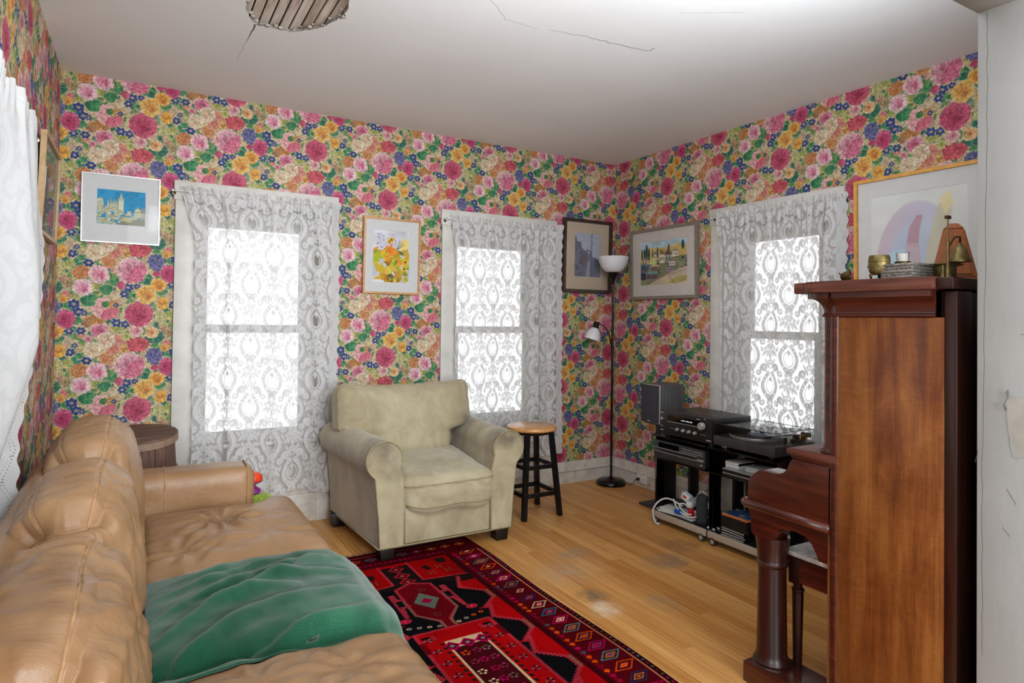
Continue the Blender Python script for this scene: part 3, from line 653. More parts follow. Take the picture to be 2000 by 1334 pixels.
def image_from(name, arr, data=False):
    h, w = arr.shape[:2]; im = bpy.data.images.new(name, w, h, alpha=False)
    if data: im.colorspace_settings.name = 'Non-Color'
    px = np.ones((h, w, 4), np.float32); px[..., :3] = np.clip(arr, 0, 1)[::-1]; im.pixels.foreach_set(px.ravel()); im.update(); return im
def printed(name, arr, rough=.6, coat=0., sat=1., val=1., bump=0., spec=.3, sheen=0.):
    """a flat print computed above, laid on through the UV map"""
    t = NT(name); u = t.new('ShaderNodeTexCoord').outputs['UV']; i = t.new('ShaderNodeTexImage', image=image_from(name, arr)); t.l.new(u, i.inputs[0])
    h = t.new('ShaderNodeHueSaturation'); t.l.new(i.outputs[0], h.inputs['Color']); h.inputs['Saturation'].default_value = sat; h.inputs['Value'].default_value = val
    t.base(h.outputs[0]).set(rough, 0, spec, coat, sheen=sheen)
    if bump: t.bump(t.noise(t.coord('Object'), 320, 3), bump, .004)
    return t.m
def make_mats():
    M = {}
    M['wallpaper'] = printed('floral_wallpaper', paint_wallpaper(), .62, val=.82, sat=.97)
    t = NT('ceiling_plaster'); v = t.coord('World'); n = t.noise(v, 1.2, 5); t.base(t.ramp(n, [(.3, (.905, .91, .91)), (.7, (.935, .94, .94))])).set(.85, spec=.2); t.bump(t.noise(v, 14, 5), .25, .004); M['ceiling'] = t.m
    t = NT('white_wall_paint'); v = t.coord('World'); n = t.noise(v, 2.2, 6, .6); t.base(t.ramp(n, [(.3, (.60, .60, .59)), (.7, (.66, .66, .655))])).set(.7, spec=.3); t.bump(t.noise(t.coord('World', (1, 1, .25)), 60, 4), .22, .003); M['white_wall'] = t.m
    M['white_trim'] = plain('aged_white_trim', (.80, .79, .765), .45, var=.035, scale=9, bump=.08, bscale=40)
    M['base_trim'] = plain('worn_baseboard_paint', (.80, .78, .74), .5, var=.06, scale=16, bump=.15, bscale=60)
    M['plaster_edge'] = plain('broken_plaster', (.62, .59, .55), .95, var=.12, scale=60, bump=.5, bscale=120)
    M['lath'] = wood('old_lath_wood', (.55, .45, .38), (.80, .75, .70), (.92, .90, .87), 1, .9, 0., .5)
    M['dark'] = plain('painted_darkness', (.05, .045, .04), .95)  # darkness above the laths, put into the colour
    M['crack'] = plain('crack_shadow', (.30, .29, .28), .95)
    # floor
    t = NT('maple_floor'); oi = t.new('ShaderNodeObjectInfo').outputs['Random']
    v = t.coord('Object', (30, 1.3, 30), True); a = t.noise(v, 3, 6, .6, .6); b = t.noise(t.coord('Object', (150, 4, 150), True), 3, 3)
    g = t.math('ADD', t.math('MULTIPLY', a, .7), t.math('MULTIPLY', b, .3))
    c1 = t.ramp(g, [(.34, (.78, .54, .28)), (.50, (.86, .64, .37)), (.68, (.90, .71, .45))]); c2 = t.ramp(g, [(.34, (.63, .39, .17)), (.50, (.75, .51, .25)), (.68, (.82, .60, .34))])
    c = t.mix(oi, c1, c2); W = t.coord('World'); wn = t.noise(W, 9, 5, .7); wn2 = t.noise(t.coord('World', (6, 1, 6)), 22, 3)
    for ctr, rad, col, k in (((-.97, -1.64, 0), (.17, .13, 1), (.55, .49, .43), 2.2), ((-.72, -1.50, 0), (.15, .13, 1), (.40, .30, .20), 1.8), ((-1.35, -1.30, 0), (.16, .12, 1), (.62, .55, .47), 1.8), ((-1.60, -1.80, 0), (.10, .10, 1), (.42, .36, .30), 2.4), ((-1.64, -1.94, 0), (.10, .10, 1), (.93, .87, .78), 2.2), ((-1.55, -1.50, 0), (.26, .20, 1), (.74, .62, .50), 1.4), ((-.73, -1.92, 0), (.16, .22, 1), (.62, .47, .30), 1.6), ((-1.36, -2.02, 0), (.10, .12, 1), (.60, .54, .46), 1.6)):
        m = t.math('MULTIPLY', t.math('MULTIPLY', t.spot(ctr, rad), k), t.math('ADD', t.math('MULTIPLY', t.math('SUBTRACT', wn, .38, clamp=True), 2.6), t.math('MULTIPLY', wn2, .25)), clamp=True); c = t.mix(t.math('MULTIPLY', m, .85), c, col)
    t.base(c).set(.34, spec=.45, coat=.12); t.bump(b, .06, .001); M['floor'] = t.m
    M['floor_far'] = wood('next_room_floor', (.42, .33, .24), (.52, .42, .32), (.60, .50, .40), 1, .35)
    M['subfloor'] = plain('floor_joint_dirt', (.16, .10, .06), .9)
    # lace
    lace = paint_lace(); t = NT('white_lace'); u = t.new('ShaderNodeTexCoord').outputs['UV']; i = t.new('ShaderNodeTexImage', image=image_from('lace_opacity', lace, True)); t.l.new(u, i.inputs[0])
    M['lace'] = cloth_sheer(t, i.outputs[0], .27, .97)
    t = NT('white_lace_dense'); u = t.new('ShaderNodeTexCoord').outputs['UV']; i = t.new('ShaderNodeTexImage', image=image_from('lace_opacity_side', lace, True)); t.l.new(u, i.inputs[0]); M['lace_dense'] = cloth_sheer(t, i.outputs[0], .90, .99, .04, .90, .76)
    t = NT('lace_edging'); u = t.new('ShaderNodeTexCoord').outputs['UV']; i = t.new('ShaderNodeTexImage', image=image_from('lace_edging_opacity', paint_edging(), True)); t.l.new(u, i.inputs[0]); M['lace_edge'] = cloth_sheer(t, i.outputs[0], .45, .95, .05, .05, .80)
    t = NT('window_glass'); tr = t.new('ShaderNodeBsdfTransparent'); gl = t.new('ShaderNodeBsdfGlossy'); gl.inputs['Roughness'].default_value = .02; fr = t.new('ShaderNodeFresnel'); fr.inputs[0].default_value = 1.35; mx = t.new('ShaderNodeMixShader'); t.l.new(fr.outputs[0], mx.inputs[0]); t.l.new(tr.outputs[0], mx.inputs[1]); t.l.new(gl.outputs[0], mx.inputs[2]); t.l.new(mx.outputs[0], t.out.inputs[0]); M['glass'] = t.m; M['picture_glass'] = None
    def tinted(name, c, f=1.45):
        t = NT(name); tr = t.new('ShaderNodeBsdfTransparent'); tr.inputs[0].default_value = c; gl = t.new('ShaderNodeBsdfGlossy'); gl.inputs['Roughness'].default_value = .03; fr = t.new('ShaderNodeFresnel'); fr.inputs[0].default_value = f; mx = t.new('ShaderNodeMixShader'); t.l.new(fr.outputs[0], mx.inputs[0]); t.l.new(tr.outputs[0], mx.inputs[1]); t.l.new(gl.outputs[0], mx.inputs[2]); t.l.new(mx.outputs[0], t.out.inputs[0]); return t.m
    M['picture_glass'] = tinted('picture_glazing', (.96, .96, .96, 1), 1.2); M['smoked'] = tinted('smoked_glass', (.30, .29, .28, 1)); M['cover'] = tinted('clear_dust_cover', (.86, .86, .86, 1), 1.18); M['jar_glass'] = tinted('clear_jar_glass', (.95, .95, .95, 1), 1.06)
    # upholstery
    t = NT('tan_leather'); v = t.coord('World'); n = t.noise(v, 3.0, 5); t.base(t.ramp(n, [(.3, (.55, .41, .275)), (.7, (.66, .52, .38))])).set(.34, spec=.5)
    w1 = t.noise(t.coord('World', (1, 3.2, 1)), 20, 5, .6, 1.2); w2 = t.noise(v, 420, 2); t.bump(t.math('ADD', w1, t.math('MULTIPLY', w2, .12)), .30, .006); M['leather'] = t.m
    M['seam'] = plain('leather_seam', (.66, .51, .36), .5)
    t = NT('sage_microsuede'); v = t.coord('World'); a = t.noise(t.coord('World', (1, 1, .8)), 7, 6, .6, .7); b = t.noise(v, 3.5, 4); m = t.math('ADD', t.math('MULTIPLY', a, .65), t.math('MULTIPLY', b, .4))
    c = t.ramp(m, [(.36, (.58, .53, .42)), (.52, (.66, .615, .50)), (.66, (.715, .675, .565))]); dn = t.noise(v, 16, 5)
    for ctr, rad, k in (((-2.35, -.90, .62), (.13, .20, .10), 2.2), ((-1.60, -.92, .62), (.13, .16, .09), 2.6), ((-1.62, -.42, .66), (.10, .14, .08), 2.4), ((-2.30, -.94, .50), (.10, .05, .12), 1.2), ((-1.70, -.60, .50), (.06, .4, .16), 1.0)):
        mm = t.math('MULTIPLY', t.math('MULTIPLY', t.spot(ctr, rad), k), dn, clamp=True); c = t.mix(t.math('MULTIPLY', mm, .75), c, (.36, .33, .28))
    t.base(c).set(.9, spec=.15, sheen=.35); t.bump(a, .12, .004); M['suede'] = t.m
    M['welt'] = plain('sage_welt', (.60, .55, .42), .85)
    t = NT('green_fleece'); v = t.coord('World'); a = t.noise(v, 260, 4, .8); b = t.noise(v, 5, 4); t.base(t.ramp(t.math('ADD', t.math('MULTIPLY', a, .5), t.math('MULTIPLY', b, .5)), [(.35, (.05, .24, .165)), (.52, (.10, .335, .235)), (.68, (.20, .45, .34))])).set(1, spec=.05, sheen=.5); t.bump(t.noise(v, 620, 3, .8), .5, .003); M['fleece'] = t.m
    M['rug'] = printed('oriental_rug', paint_rug(), .95, bump=.8, spec=.05, sat=1.05, val=.95)
    M['fringe'] = plain('wool_fringe', (.62, .52, .46), .95)
    # woods
    M['mahogany_v0'] = wood('mahogany_panel', (.24, .115, .05), (.38, .20, .085), (.50, .30, .145), 2, .34, .25, 1., 1.1, False, 20.)
    t = NT('mahogany_veneer'); o_ = t.coord('Object', (1, 1, 1))
    a = t.noise(t.coord('Object', (1, 9, .55)), 2.4, 5, .6, .5); b = t.noise(t.coord('Object', (1, 150, 5)), 2.0, 3, .7); f = t.noise(t.coord('Object', (1, 3.0, 1.6)), 2.2, 4, .6, .8); x = t.noise(t.coord('Object', (1, 14, 60)), 1.3, 3, .6, 1.5)
    g = t.math('ADD', t.math('ADD', t.math('MULTIPLY', a, .42), t.math('MULTIPLY', b, .16)), t.math('ADD', t.math('MULTIPLY', f, .34), t.math('MULTIPLY', x, .10)))
    t.base(t.ramp(g, [(.36, (.28, .125, .05)), (.46, (.40, .205, .08)), (.54, (.49, .28, .12)), (.66, (.60, .385, .19))])).set(.34, 0, .5, .25); t.bump(b, .05, .001); M['mahogany_v'] = t.m
    M['mahogany_h'] = wood('mahogany_cross', (.15, .055, .035), (.28, .105, .06), (.39, .17, .095), 1, .30, .35, 1., .6)
    M['mahogany_x'] = wood('mahogany_long', (.15, .055, .035), (.28, .105, .06), (.38, .17, .095), 0, .32, .3, 1., .6)
    M['mahogany_dark'] = wood('mahogany_dark', (.10, .035, .022), (.17, .062, .038), (.25, .095, .055), 2, .35, .25)
    M['mahogany_leg'] = wood('mahogany_leg', (.10, .035, .022), (.20, .070, .040), (.29, .11, .06), 2, .38, .15); M['mahogany_lid'] = wood('worn_mahogany_lid', (.25, .115, .085), (.38, .20, .15), (.50, .33, .26), 1, .5, .05)
    M['chair_leg'] = plain('dark_leg', (.085, .06, .045), .4, var=.02)
    M['black_wood'] = plain('black_painted_wood', (.045, .043, .045), .35, var=.02)
    M['pine'] = wood('stool_seat_wood', (.70, .47, .26), (.82, .60, .36), (.88, .68, .45), 0, .28, .3)
    M['barrel'] = wood('weathered_stave', (.28, .20, .165), (.40, .30, .25), (.52, .41, .35), 2, .7, 0., rnd=True); M['barrel_lid'] = wood('weathered_lid', (.28, .21, .18), (.40, .31, .26), (.52, .42, .36), 0, .7, 0., rnd=True); M['hoop'] = plain('split_wood_hoop', (.56, .46, .39), .6, var=.08, scale=12)
    M['frame_oak'] = wood('oak_frame', (.66, .46, .25), (.78, .57, .33), (.84, .65, .42), 0, .4); M['frame_honey'] = plain('honey_frame', (.84, .62, .32), .4, var=.04); M['frame_dark'] = plain('dark_bronze_frame', (.22, .165, .13), .4, var=.04); M['frame_grey'] = plain('taupe_frame', (.50, .46, .41), .4, var=.03); M['frame_silver'] = plain('thin_white_metal_frame', (.88, .87, .86), .25, .3, var=.02); M['frame_light'] = plain('light_wood_frame', (.72, .60, .44), .4, var=.04)
    M['mat_white'] = plain('white_mat_board', (.84, .84, .835), .8, var=.01); M['mat_tan'] = plain('tan_mat_board', (.78, .70, .61), .8, var=.015); M['mat_grey'] = plain('warm_grey_mat', (.80, .77, .74), .8, var=.015)
    for k in 'city autumn river village arch pale'.split(): M['art_' + k] = printed('print_' + k, globals()['paint_' + k](), .7)
    M['jacket'] = printed('case_cover', paint_jacket(), .4)
    # metals, plastics
    M['black_metal'] = plain('black_lacquer', (.03, .03, .032), .22, var=.01); M['black_plastic'] = plain('black_plastic', (.085, .085, .088), .42, var=.012); M['black_gloss'] = plain('black_gloss', (.02, .02, .022), .08, var=.005); M['charcoal'] = plain('charcoal_plastic', (.19, .19, .195), .45, var=.02)
    M['ash_vinyl'] = wood('black_ash_vinyl', (.22, .22, .23), (.34, .34, .35), (.46, .46, .47), 2, .45, 0.); M['grille'] = plain('speaker_cloth', (.23, .225, .26), .95, var=.02, scale=300); M['silver'] = plain('brushed_silver', (.66, .65, .64), .3, .3, var=.04); M['chrome'] = plain('chrome', (.82, .82, .82), .18, .6, var=.02); M['champagne'] = plain('champagne_metal', (.70, .655, .60), .45, .1, var=.02)
    M['white_plastic'] = plain('white_plastic', (.85, .85, .84), .4, var=.02); M['frosted'] = plain('frosted_white_shade', (.88, .88, .90), .35, var=.01); M['white_print'] = plain('white_print', (.85, .85, .85), .5); M['red_plastic'] = plain('red_plastic', (.72, .12, .12), .4); M['blue_plastic'] = plain('blue_plastic', (.10, .34, .68), .4); M['paper'] = plain('paper', (.82, .82, .80), .8, var=.03, scale=8)
    t = NT('receiver_display'); t.base((.02, .02, .02)).set(.1); t.b.inputs['Emission Color'].default_value = (.85, .95, 1, 1); t.b.inputs['Emission Strength'].default_value = .7; M['glow'] = t.m
    M['brass'] = plain('aged_brass', (.46, .40, .23), .42, .7, var=.10, scale=40); M['brass_dark'] = plain('dark_brass', (.32, .24, .14), .4, .8, var=.06, scale=40); M['pewter'] = plain('embossed_pewter', (.56, .54, .52), .35, .6, var=.18, scale=120, bump=.5, bscale=150); M['wax'] = plain('white_wax', (.88, .87, .85), .5, var=.01); M['metro'] = wood('metronome_wood', (.48, .23, .08), (.60, .32, .12), (.68, .40, .17), 2, .35, .2); M['brown'] = plain('brown_leather', (.26, .16, .10), .6)
    M['toy_red'] = plain('orange_red_plastic', (.90, .27, .12), .3, var=.06); M['toy_purple'] = plain('purple_plastic', (.50, .12, .50), .35); M['plush'] = plain('lime_plush', (.55, .66, .16), 1., var=.14, scale=120, bump=.9, bscale=300, sheen=.4); M['crate'] = plain('dark_crate', (.14, .08, .06), .7)
    M['bench_top'] = plain('worn_bench_top', (.72, .70, .68), .35, var=.22, scale=22); M['ivory'] = plain('ivory_keys', (.86, .84, .78), .3, var=.01); M['vinyl'] = plain('vinyl_record', (.03, .03, .03), .2); M['record_label'] = plain('record_label', (.45, .52, .62), .5); M['game_case'] = plain('dark_case', (.07, .07, .08), .4, var=.03); M['steel_strip'] = plain('grey_spine', (.60, .60, .60), .4, var=.05)
    return M
def cloth_sheer(t, fac, lo, hi, tl_=.05, mn=.03, wh=.83):
    d = t.new('ShaderNodeBsdfDiffuse'); d.inputs[0].default_value = lin((wh, wh, wh)); tl = t.new('ShaderNodeBsdfTranslucent'); tl.inputs[0].default_value = lin((.90, .90, .89)); mx = t.new('ShaderNodeMixShader'); mx.inputs[0].default_value = tl_
    t.l.new(d.outputs[0], mx.inputs[1]); t.l.new(tl.outputs[0], mx.inputs[2]); tr = t.new('ShaderNodeBsdfTransparent'); m2 = t.new('ShaderNodeMixShader')
    mr = t.new('ShaderNodeValToRGB'); t.l.new(fac, mr.inputs[0]); e = mr.color_ramp.elements; e.new(.5); e.new(.5)
    for k, (p, v) in zip(e, ((.06, mn), (.17, lo), (.50, .5 * (lo + hi)), (.92, hi))): k.position = p; k.color = (v, v, v, 1)
    t.l.new(mr.outputs[0], m2.inputs[0]); t.l.new(tr.outputs[0], m2.inputs[1]); t.l.new(mx.outputs[0], m2.inputs[2]); t.l.new(m2.outputs[0], t.out.inputs[0]); return t.m
def paint_edging():
    W, H = 64, 96; c = Canvas(W, H, (.80,) * 3, (W * 9, H, 0)); T = (.05,) * 3
    for k in range(16):
        y = k * 6; x = 34 + 16 * math.sin(k / 16 * 2 * PI); c.ell(x, y + 3, 2.4, 1.8, 0, T, soft=.5); c.ell(x - 14, y + 3, 2.0, 1.5, 0, T, soft=.5)
    for dx, dy in ((0, 0), (6, 0), (-6, 0), (0, 6), (0, -6)): c.ell(44 + dx * .8, 22 + dy, 2.6, 2.4, 0, T, soft=.5); c.ell(14 + dx * .8, 70 + dy, 2.6, 2.4, 0, T, soft=.5)
    return c.a
M = make_mats()
# ---------------------------------------------------------------- the room
LX, H, YF = -3.903, 2.66, -3.40          # left wall, ceiling height, partition plane
BACK = lambda u, d, z: (u, -d, z)
RIGHT = lambda u, d, z: (-d, u, z)
LEFT = lambda u, d, z: (LX + d, u, z)
def wall_grid(name, T, u0, u1, z0, z1, holes, mats, uvf, flip=False, thick=.16):
    """one welded wall slab with openings; the room face carries the paper"""
    us = sorted({u0, u1} | {h[0] for h in holes} | {h[1] for h in holes}); zs = sorted({z0, z1} | {h[2] for h in holes} | {h[3] for h in holes})
    b = B(); bm = b.bm; vf, vb = {}, {}
    def V(dct, i, j, d):
        if (i, j) not in dct: dct[i, j] = bm.verts.new(T(us[i], d, zs[j]))
        return dct[i, j]
    solid = {}
    for i in range(len(us) - 1):
        for j in range(len(zs) - 1):
            um, zm = (us[i] + us[i + 1]) / 2, (zs[j] + zs[j + 1]) / 2
            solid[i, j] = not any(h[0] < um < h[1] and h[2] < zm < h[3] for h in holes)
    lay = bm.loops.layers.uv.verify()
    def face(q, mi, uv=None):
        if flip: q = q[::-1]; uv = uv[::-1] if uv else None
        f = bm.faces.new(q); f.material_index = mi
        if uv:
            for l, w in zip(f.loops, uv): l[lay].uv = w
    for (i, j), s in solid.items():
        if not s: continue
        c = ((i, j), (i + 1, j), (i + 1, j + 1), (i, j + 1))
        face([V(vf, a, e, 0) for a, e in c], 0, [uvf(us[a], zs[e]) for a, e in c]); face([V(vb, a, e, -thick) for a, e in c][::-1], 1)
        for k, (di, dj) in enumerate(((0, -1), (1, 0), (0, 1), (-1, 0))):
            if not solid.get((i + di, j + dj), False):
                a, e = c[k], c[(k + 1) % 4]; face([V(vf, *e, 0), V(vf, *a, 0), V(vb, *a, -thick), V(vb, *e, -thick)], 1)
    return obj(name, b, mats, smooth=0, kind='structure')
VR = .546
uv_back = lambda u, z: ((u + 3.896) / .986, (z - 2.3875) / VR)
uv_right = lambda u, z: ((-u - .729) / 1.005, (z - 2.0675) / VR)
uv_left = lambda u, z: (u / .986, (z - 2.2) / VR)
# glass rectangles measured per window: (casing outer u0,u1), (glass u0,u1)
WIN = {1: (BACK, -3.341, -2.380, -3.150, -2.600), 2: (BACK, -1.626, -.620, -1.448, -.872), 3: (RIGHT, -2.063, -1.072, -1.833, -1.341), 4: (LEFT, -2.80, -1.82, -2.60, -2.02)}
ZT, CW = 2.121, .115
def hole(k): T, a, b, g0, g1 = WIN[k]; return (a + CW - .01, b - CW + .01, .53, ZT - CW + .01)
wp = [M['wallpaper'], M['white_trim']]
wall_grid('wall_back', BACK, LX - .16, .16, 0, 3.0, [hole(1), hole(2)], wp, uv_back)
wall_grid('wall_right', RIGHT, YF - .16, 0, 0, 3.0, [hole(3)], wp, uv_right, flip=True)
wall_grid('wall_left', LEFT, YF - .16, 0, 0, 3.0, [hole(4)], wp, uv_left)
# partition with the wide opening the photograph is taken through
wp2 = B().prism([(LX, 0), (-3.74, 0), (-3.74, 2.17), (-1.555, 2.17), (-1.555, 0), (0, 0), (0, 3.0), (LX, 3.0)], 'y', YF - .16, YF, bev=.004)
wpart = obj('wall_front', wp2, M['white_wall'], smooth=30, kind='structure')
def strip(pts, w, nrm):
    """flat ribbon along a polyline (a crack), lying on a plane with normal nrm"""
    b = B(); N = Vector(nrm); P = [Vector(p) for p in pts]; L, R = [], []
    for i, p in enumerate(P):
        t = (P[min(i + 1, len(P) - 1)] - P[max(i - 1, 0)]).normalized(); s = N.cross(t) * (w if not isinstance(w, list) else w[i]) * .5
        L.append(b.bm.verts.new(p + s)); R.append(b.bm.verts.new(p - s))
    for i in range(len(P) - 1): b.bm.faces.new((L[i], L[i + 1], R[i + 1], R[i]))
    return b
rr = random.Random(5)
def wiggle(pts, n, amp, lock=None):
    out = []
    for (a, b) in zip(pts[:-1], pts[1:]):
        for k in range(n):
            p = Vector(a).lerp(Vector(b), k / n); o = Vector((rr.uniform(-amp, amp), rr.uniform(-amp, amp), rr.uniform(-amp, amp)))
            if lock is not None: o[lock] = 0
            out.append(p + o)
    out.append(Vector(pts[-1])); return out
xj = -1.5555
obj('crack', strip(wiggle([(xj, -3.424, 2.165), (xj, -3.424, 1.80), (xj, -3.414, .96), (xj, -3.415, .45)], 16, .0016, 0), .0008, (-1, 0, 0)), M['crack'], wpart, smooth=0)
for a, c in (((-3.405, .99), (-3.398, .955)), ((-3.46, .80), (-3.475, .78)), ((-3.47, .90), (-3.49, .865)), ((-3.50, 1.30), (-3.515, 1.31))):
    obj('crack', strip(wiggle([(xj, a[0], a[1]), (xj, c[0], c[1])], 5, .001, 0), .0012, (-1, 0, 0)), M['crack'], wpart, smooth=0)
pp = [(-3.468, 1.128), (-3.477, 1.142), (-3.496, 1.138), (-3.53, 1.15), (-3.545, 1.05), (-3.53, .985), (-3.502, .990), (-3.488, .984), (-3.481, 1.01), (-3.477, 1.047), (-3.471, 1.09)]
obj('peeled_patch', B().raw([(xj - .0006, y, z) for y, z in pp], [list(range(len(pp)))]), plain('bare_plaster', (.64, .625, .595), .9, var=.03, scale=20), wpart, smooth=0)
fl = B()
fl.grid(lambda u, v: Vector((xj - .001 - .012 * v * v * (.6 + .4 * math.sin(u * 9)), -3.464 - .004 * math.sin(u * 7) - .012 * v * (1 - .5 * u), 1.150 - .05 * u + .010 * v)), 10, 4)
obj('paint_flake', fl, M['white_wall'], wpart, smooth=60)
obj('paint_flake', strip(wiggle([(xj - .0012, y, z) for y, z in pp[6:]], 3, .0012, 0), .004, (-1, 0, 0)), M['white_wall'], wpart, smooth=0)
# ---- ceiling with the broken patch and its laths
hp = [(-3.150, -1.40), (-3.134, -1.297), (-3.105, -1.21), (-3.068, -1.146), (-3.02, -1.155), (-2.965, -1.152), (-2.913, -1.160), (-2.875, -1.195), (-2.832, -1.247), (-2.795, -1.30), (-2.775, -1.37), (-2.744, -1.428), (-2.750, -1.52), (-2.768, -1.603), (-2.80, -1.78), (-2.88, -1.92), (-2.98, -1.95), (-3.08, -1.88), (-3.14, -1.72), (-3.16, -1.55)]
hp2 = []
for (a, c) in zip(hp, hp[1:] + hp[:1]):
    for k in range(4): t = k / 4; hp2.append((a[0] * (1 - t) + c[0] * t + (rr.uniform(-.006, .006) if k else 0), a[1] * (1 - t) + c[1] * t + (rr.uniform(-.006, .006) if k else 0)))
bm = bmesh.new(); out = [bm.verts.new((x, y, H)) for x, y in ((LX - .1, YF - .16), (.1, YF - .16), (.1, .1), (LX - .1, .1))]; inn = [bm.verts.new((x, y, H)) for x, y in hp2]
ed = [bm.edges.new((o[i], o[(i + 1) % len(o)])) for o in (out, inn) for i in range(len(o))]
bmesh.ops.triangle_fill(bm, use_beauty=True, edges=ed); bmesh.ops.recalc_face_normals(bm, faces=bm.faces[:])
if bm.faces[:][0].normal.z > 0: bmesh.ops.reverse_faces(bm, faces=bm.faces[:])
up = [bm.verts.new((x + (x + 2.95) * .05, y + (y + 1.5) * .05, H + .022)) for x, y in hp2]; n = len(hp2)
for i in range(n): f = bm.faces.new((inn[i], inn[(i + 1) % n], up[(i + 1) % n], up[i])); f.material_index = 1
ceil = obj('ceiling', bm, [M['ceiling'], M['plaster_edge']], smooth=0, kind='structure')
lm = None
for k in range(11):
    x = -3.185 + k * .0442
    o = obj('lath', B().box(x, -2.05 + rr.uniform(-.03, .03), H + .024, x + .0375, -1.02, H + .032 + rr.uniform(0, .003), .0015, 1), M['lath'], ceil, smooth=0)
for i in range(26):   # loose plaster crumbs keyed between the laths and on the broken rim
    x, y = hp2[rr.randrange(0, 50)]; x += (-2.95 - x) * rr.uniform(.0, .08); y += (-1.5 - y) * rr.uniform(0, .06); s = rr.uniform(.004, .011)
    obj('plaster_crumb', B().rbox((x, y, H + rr.uniform(.002, .02)), (s, s * rr.uniform(.5, 1.2), s * .7), s * .45, 2, lambda p, n_, q: p * (1 + .4 * noise.noise(p * 200 + Vector((i, 0, 0))))), M['plaster_edge'], ceil, smooth=0)
obj('sky_block_sheet', B().box(LX - .2, -3.6, 2.90, .2, .2, 2.96), M['dark'], ceil, smooth=0)  # dark sheet added to keep sky light out of the lath gaps
cz = H - .0006
obj('crack', strip(wiggle([(-1.898, -1.822, cz), (-1.704, -1.856, cz), (-1.524, -1.864, cz), (-1.361, -1.884, cz), (-1.355, -1.93, cz)], 8, .006, 2), [.0012 + .0022 * min(1, i / 12) for i in range(33)], (0, 0, -1)), M['crack'], ceil, smooth=0)
obj('crack', strip(wiggle([(-3.072, -1.15, cz), (-3.086, -.906, cz), (-3.092, -.66, cz)], 8, .003, 2), [.007 * max(.12, 1 - i / 9) for i in range(17)], (0, 0, -1)), M['crack'], ceil, smooth=0)
obj('crack', strip(wiggle([(-2.30, -1.95, cz), (-2.12, -1.80, cz), (-1.95, -1.80, cz)], 8, .004, 2), .0010, (0, 0, -1)), M['crack'], ceil, smooth=0)
obj('crack', strip(wiggle([(-1.52, -2.25, cz), (-1.40, -2.32, cz), (-1.28, -2.40, cz)], 7, .004, 2), .0010, (0, 0, -1)), M['crack'], ceil, smooth=0)
# ---- floor: maple strips laid front to back
floor = obj('floor', B().box(LX - .1, YF - .16, -.04, .1, .1, -.010), M['subfloor'], smooth=0, kind='structure')
pm = B().box(-.0282, 0, -.012, .0282, 1, 0, 0, 1); pm = obj('plank', pm, M['floor'], smooth=0); pmesh = pm.data; bpy.data.objects.remove(pm)
rr = random.Random(12); pw = .0580; npl = 0; x = LX + pw / 2
while x < -.01:
    y = -.012
    y -= 0; first = rr.uniform(.3, 1.7)
    while y > YF - .10:
        L = min(first if first else rr.uniform(.8, 2.1), y - (YF - .12)); first = None
        if npl < 298:
            o = bpy.data.objects.new('plank', pmesh); COL.objects.link(o); o.parent = floor; o.location = (x + rr.uniform(-.0004, .0004), y - L + .0006, rr.uniform(-.0007, 0)); o.scale = (1, L - .0012, 1); npl += 1
        y -= L
    x += pw
# ---- next room (only its light and bounce reach the picture)
nr = B(); nr.box(-5.3, -7.5, -.04, 1.3, YF - .16, 0); obj('floor', nr, M['floor_far'], smooth=0, kind='structure')
nc = B(); nc.box(-5.3, -7.5, H, 1.3, YF - .16, H + .06); obj('ceiling', nc, M['ceiling'], smooth=0, kind='structure')
for nme, bx in (('wall_rear', (-5.3, -7.6, 0, 1.3, -7.5, H)), ('wall_side', (-5.4, -7.5, 0, -5.3, YF, H)), ('wall_side', (1.3, -7.5, 0, 1.4, YF, H)), ('wall_side', (-5.3, YF - .16, 0, LX, YF - .06, H)), ('wall_side', (0, YF - .16, 0, 1.3, YF - .06, H))):
    obj(nme, B().box(*bx), M['white_wall'], smooth=0, kind='structure')
# ---- baseboards: plank, moulded bead, cap
def baseboard(name, T, u0, u1, mirror=False):
    pr = [(0, 0), (.022, 0), (.022, .092), (.030, .095), (.033, .102), (.030, .109), (.021, .112), (.019, .160), (.014, .171), (0, .171)]
    b = B(); bm = b.bm; A = [bm.verts.new(T(u0, d, z)) for d, z in pr]; C = [bm.verts.new(T(u1, d, z)) for d, z in pr]; n = len(pr)
    for i in range(n): bm.faces.new((A[i], A[(i + 1) % n], C[(i + 1) % n], C[i]))
    bm.faces.new(A); bm.faces.new(C[::-1]); bmesh.ops.recalc_face_normals(bm, faces=bm.faces[:])
    return obj(name, b, M['base_trim'], smooth=30, kind='structure')
baseboard('baseboard_back', BACK, LX, -3.345); baseboard('baseboard_back', BACK, -2.376, -1.630); baseboard('baseboard_back', BACK, -.616, -.0)
baseboard('baseboard_right', RIGHT, -1.068, -.033); baseboard('baseboard_right', RIGHT, YF, -2.067); baseboard('baseboard_left', LEFT, -1.816, 0); baseboard('baseboard_left', LEFT, YF, -2.804)
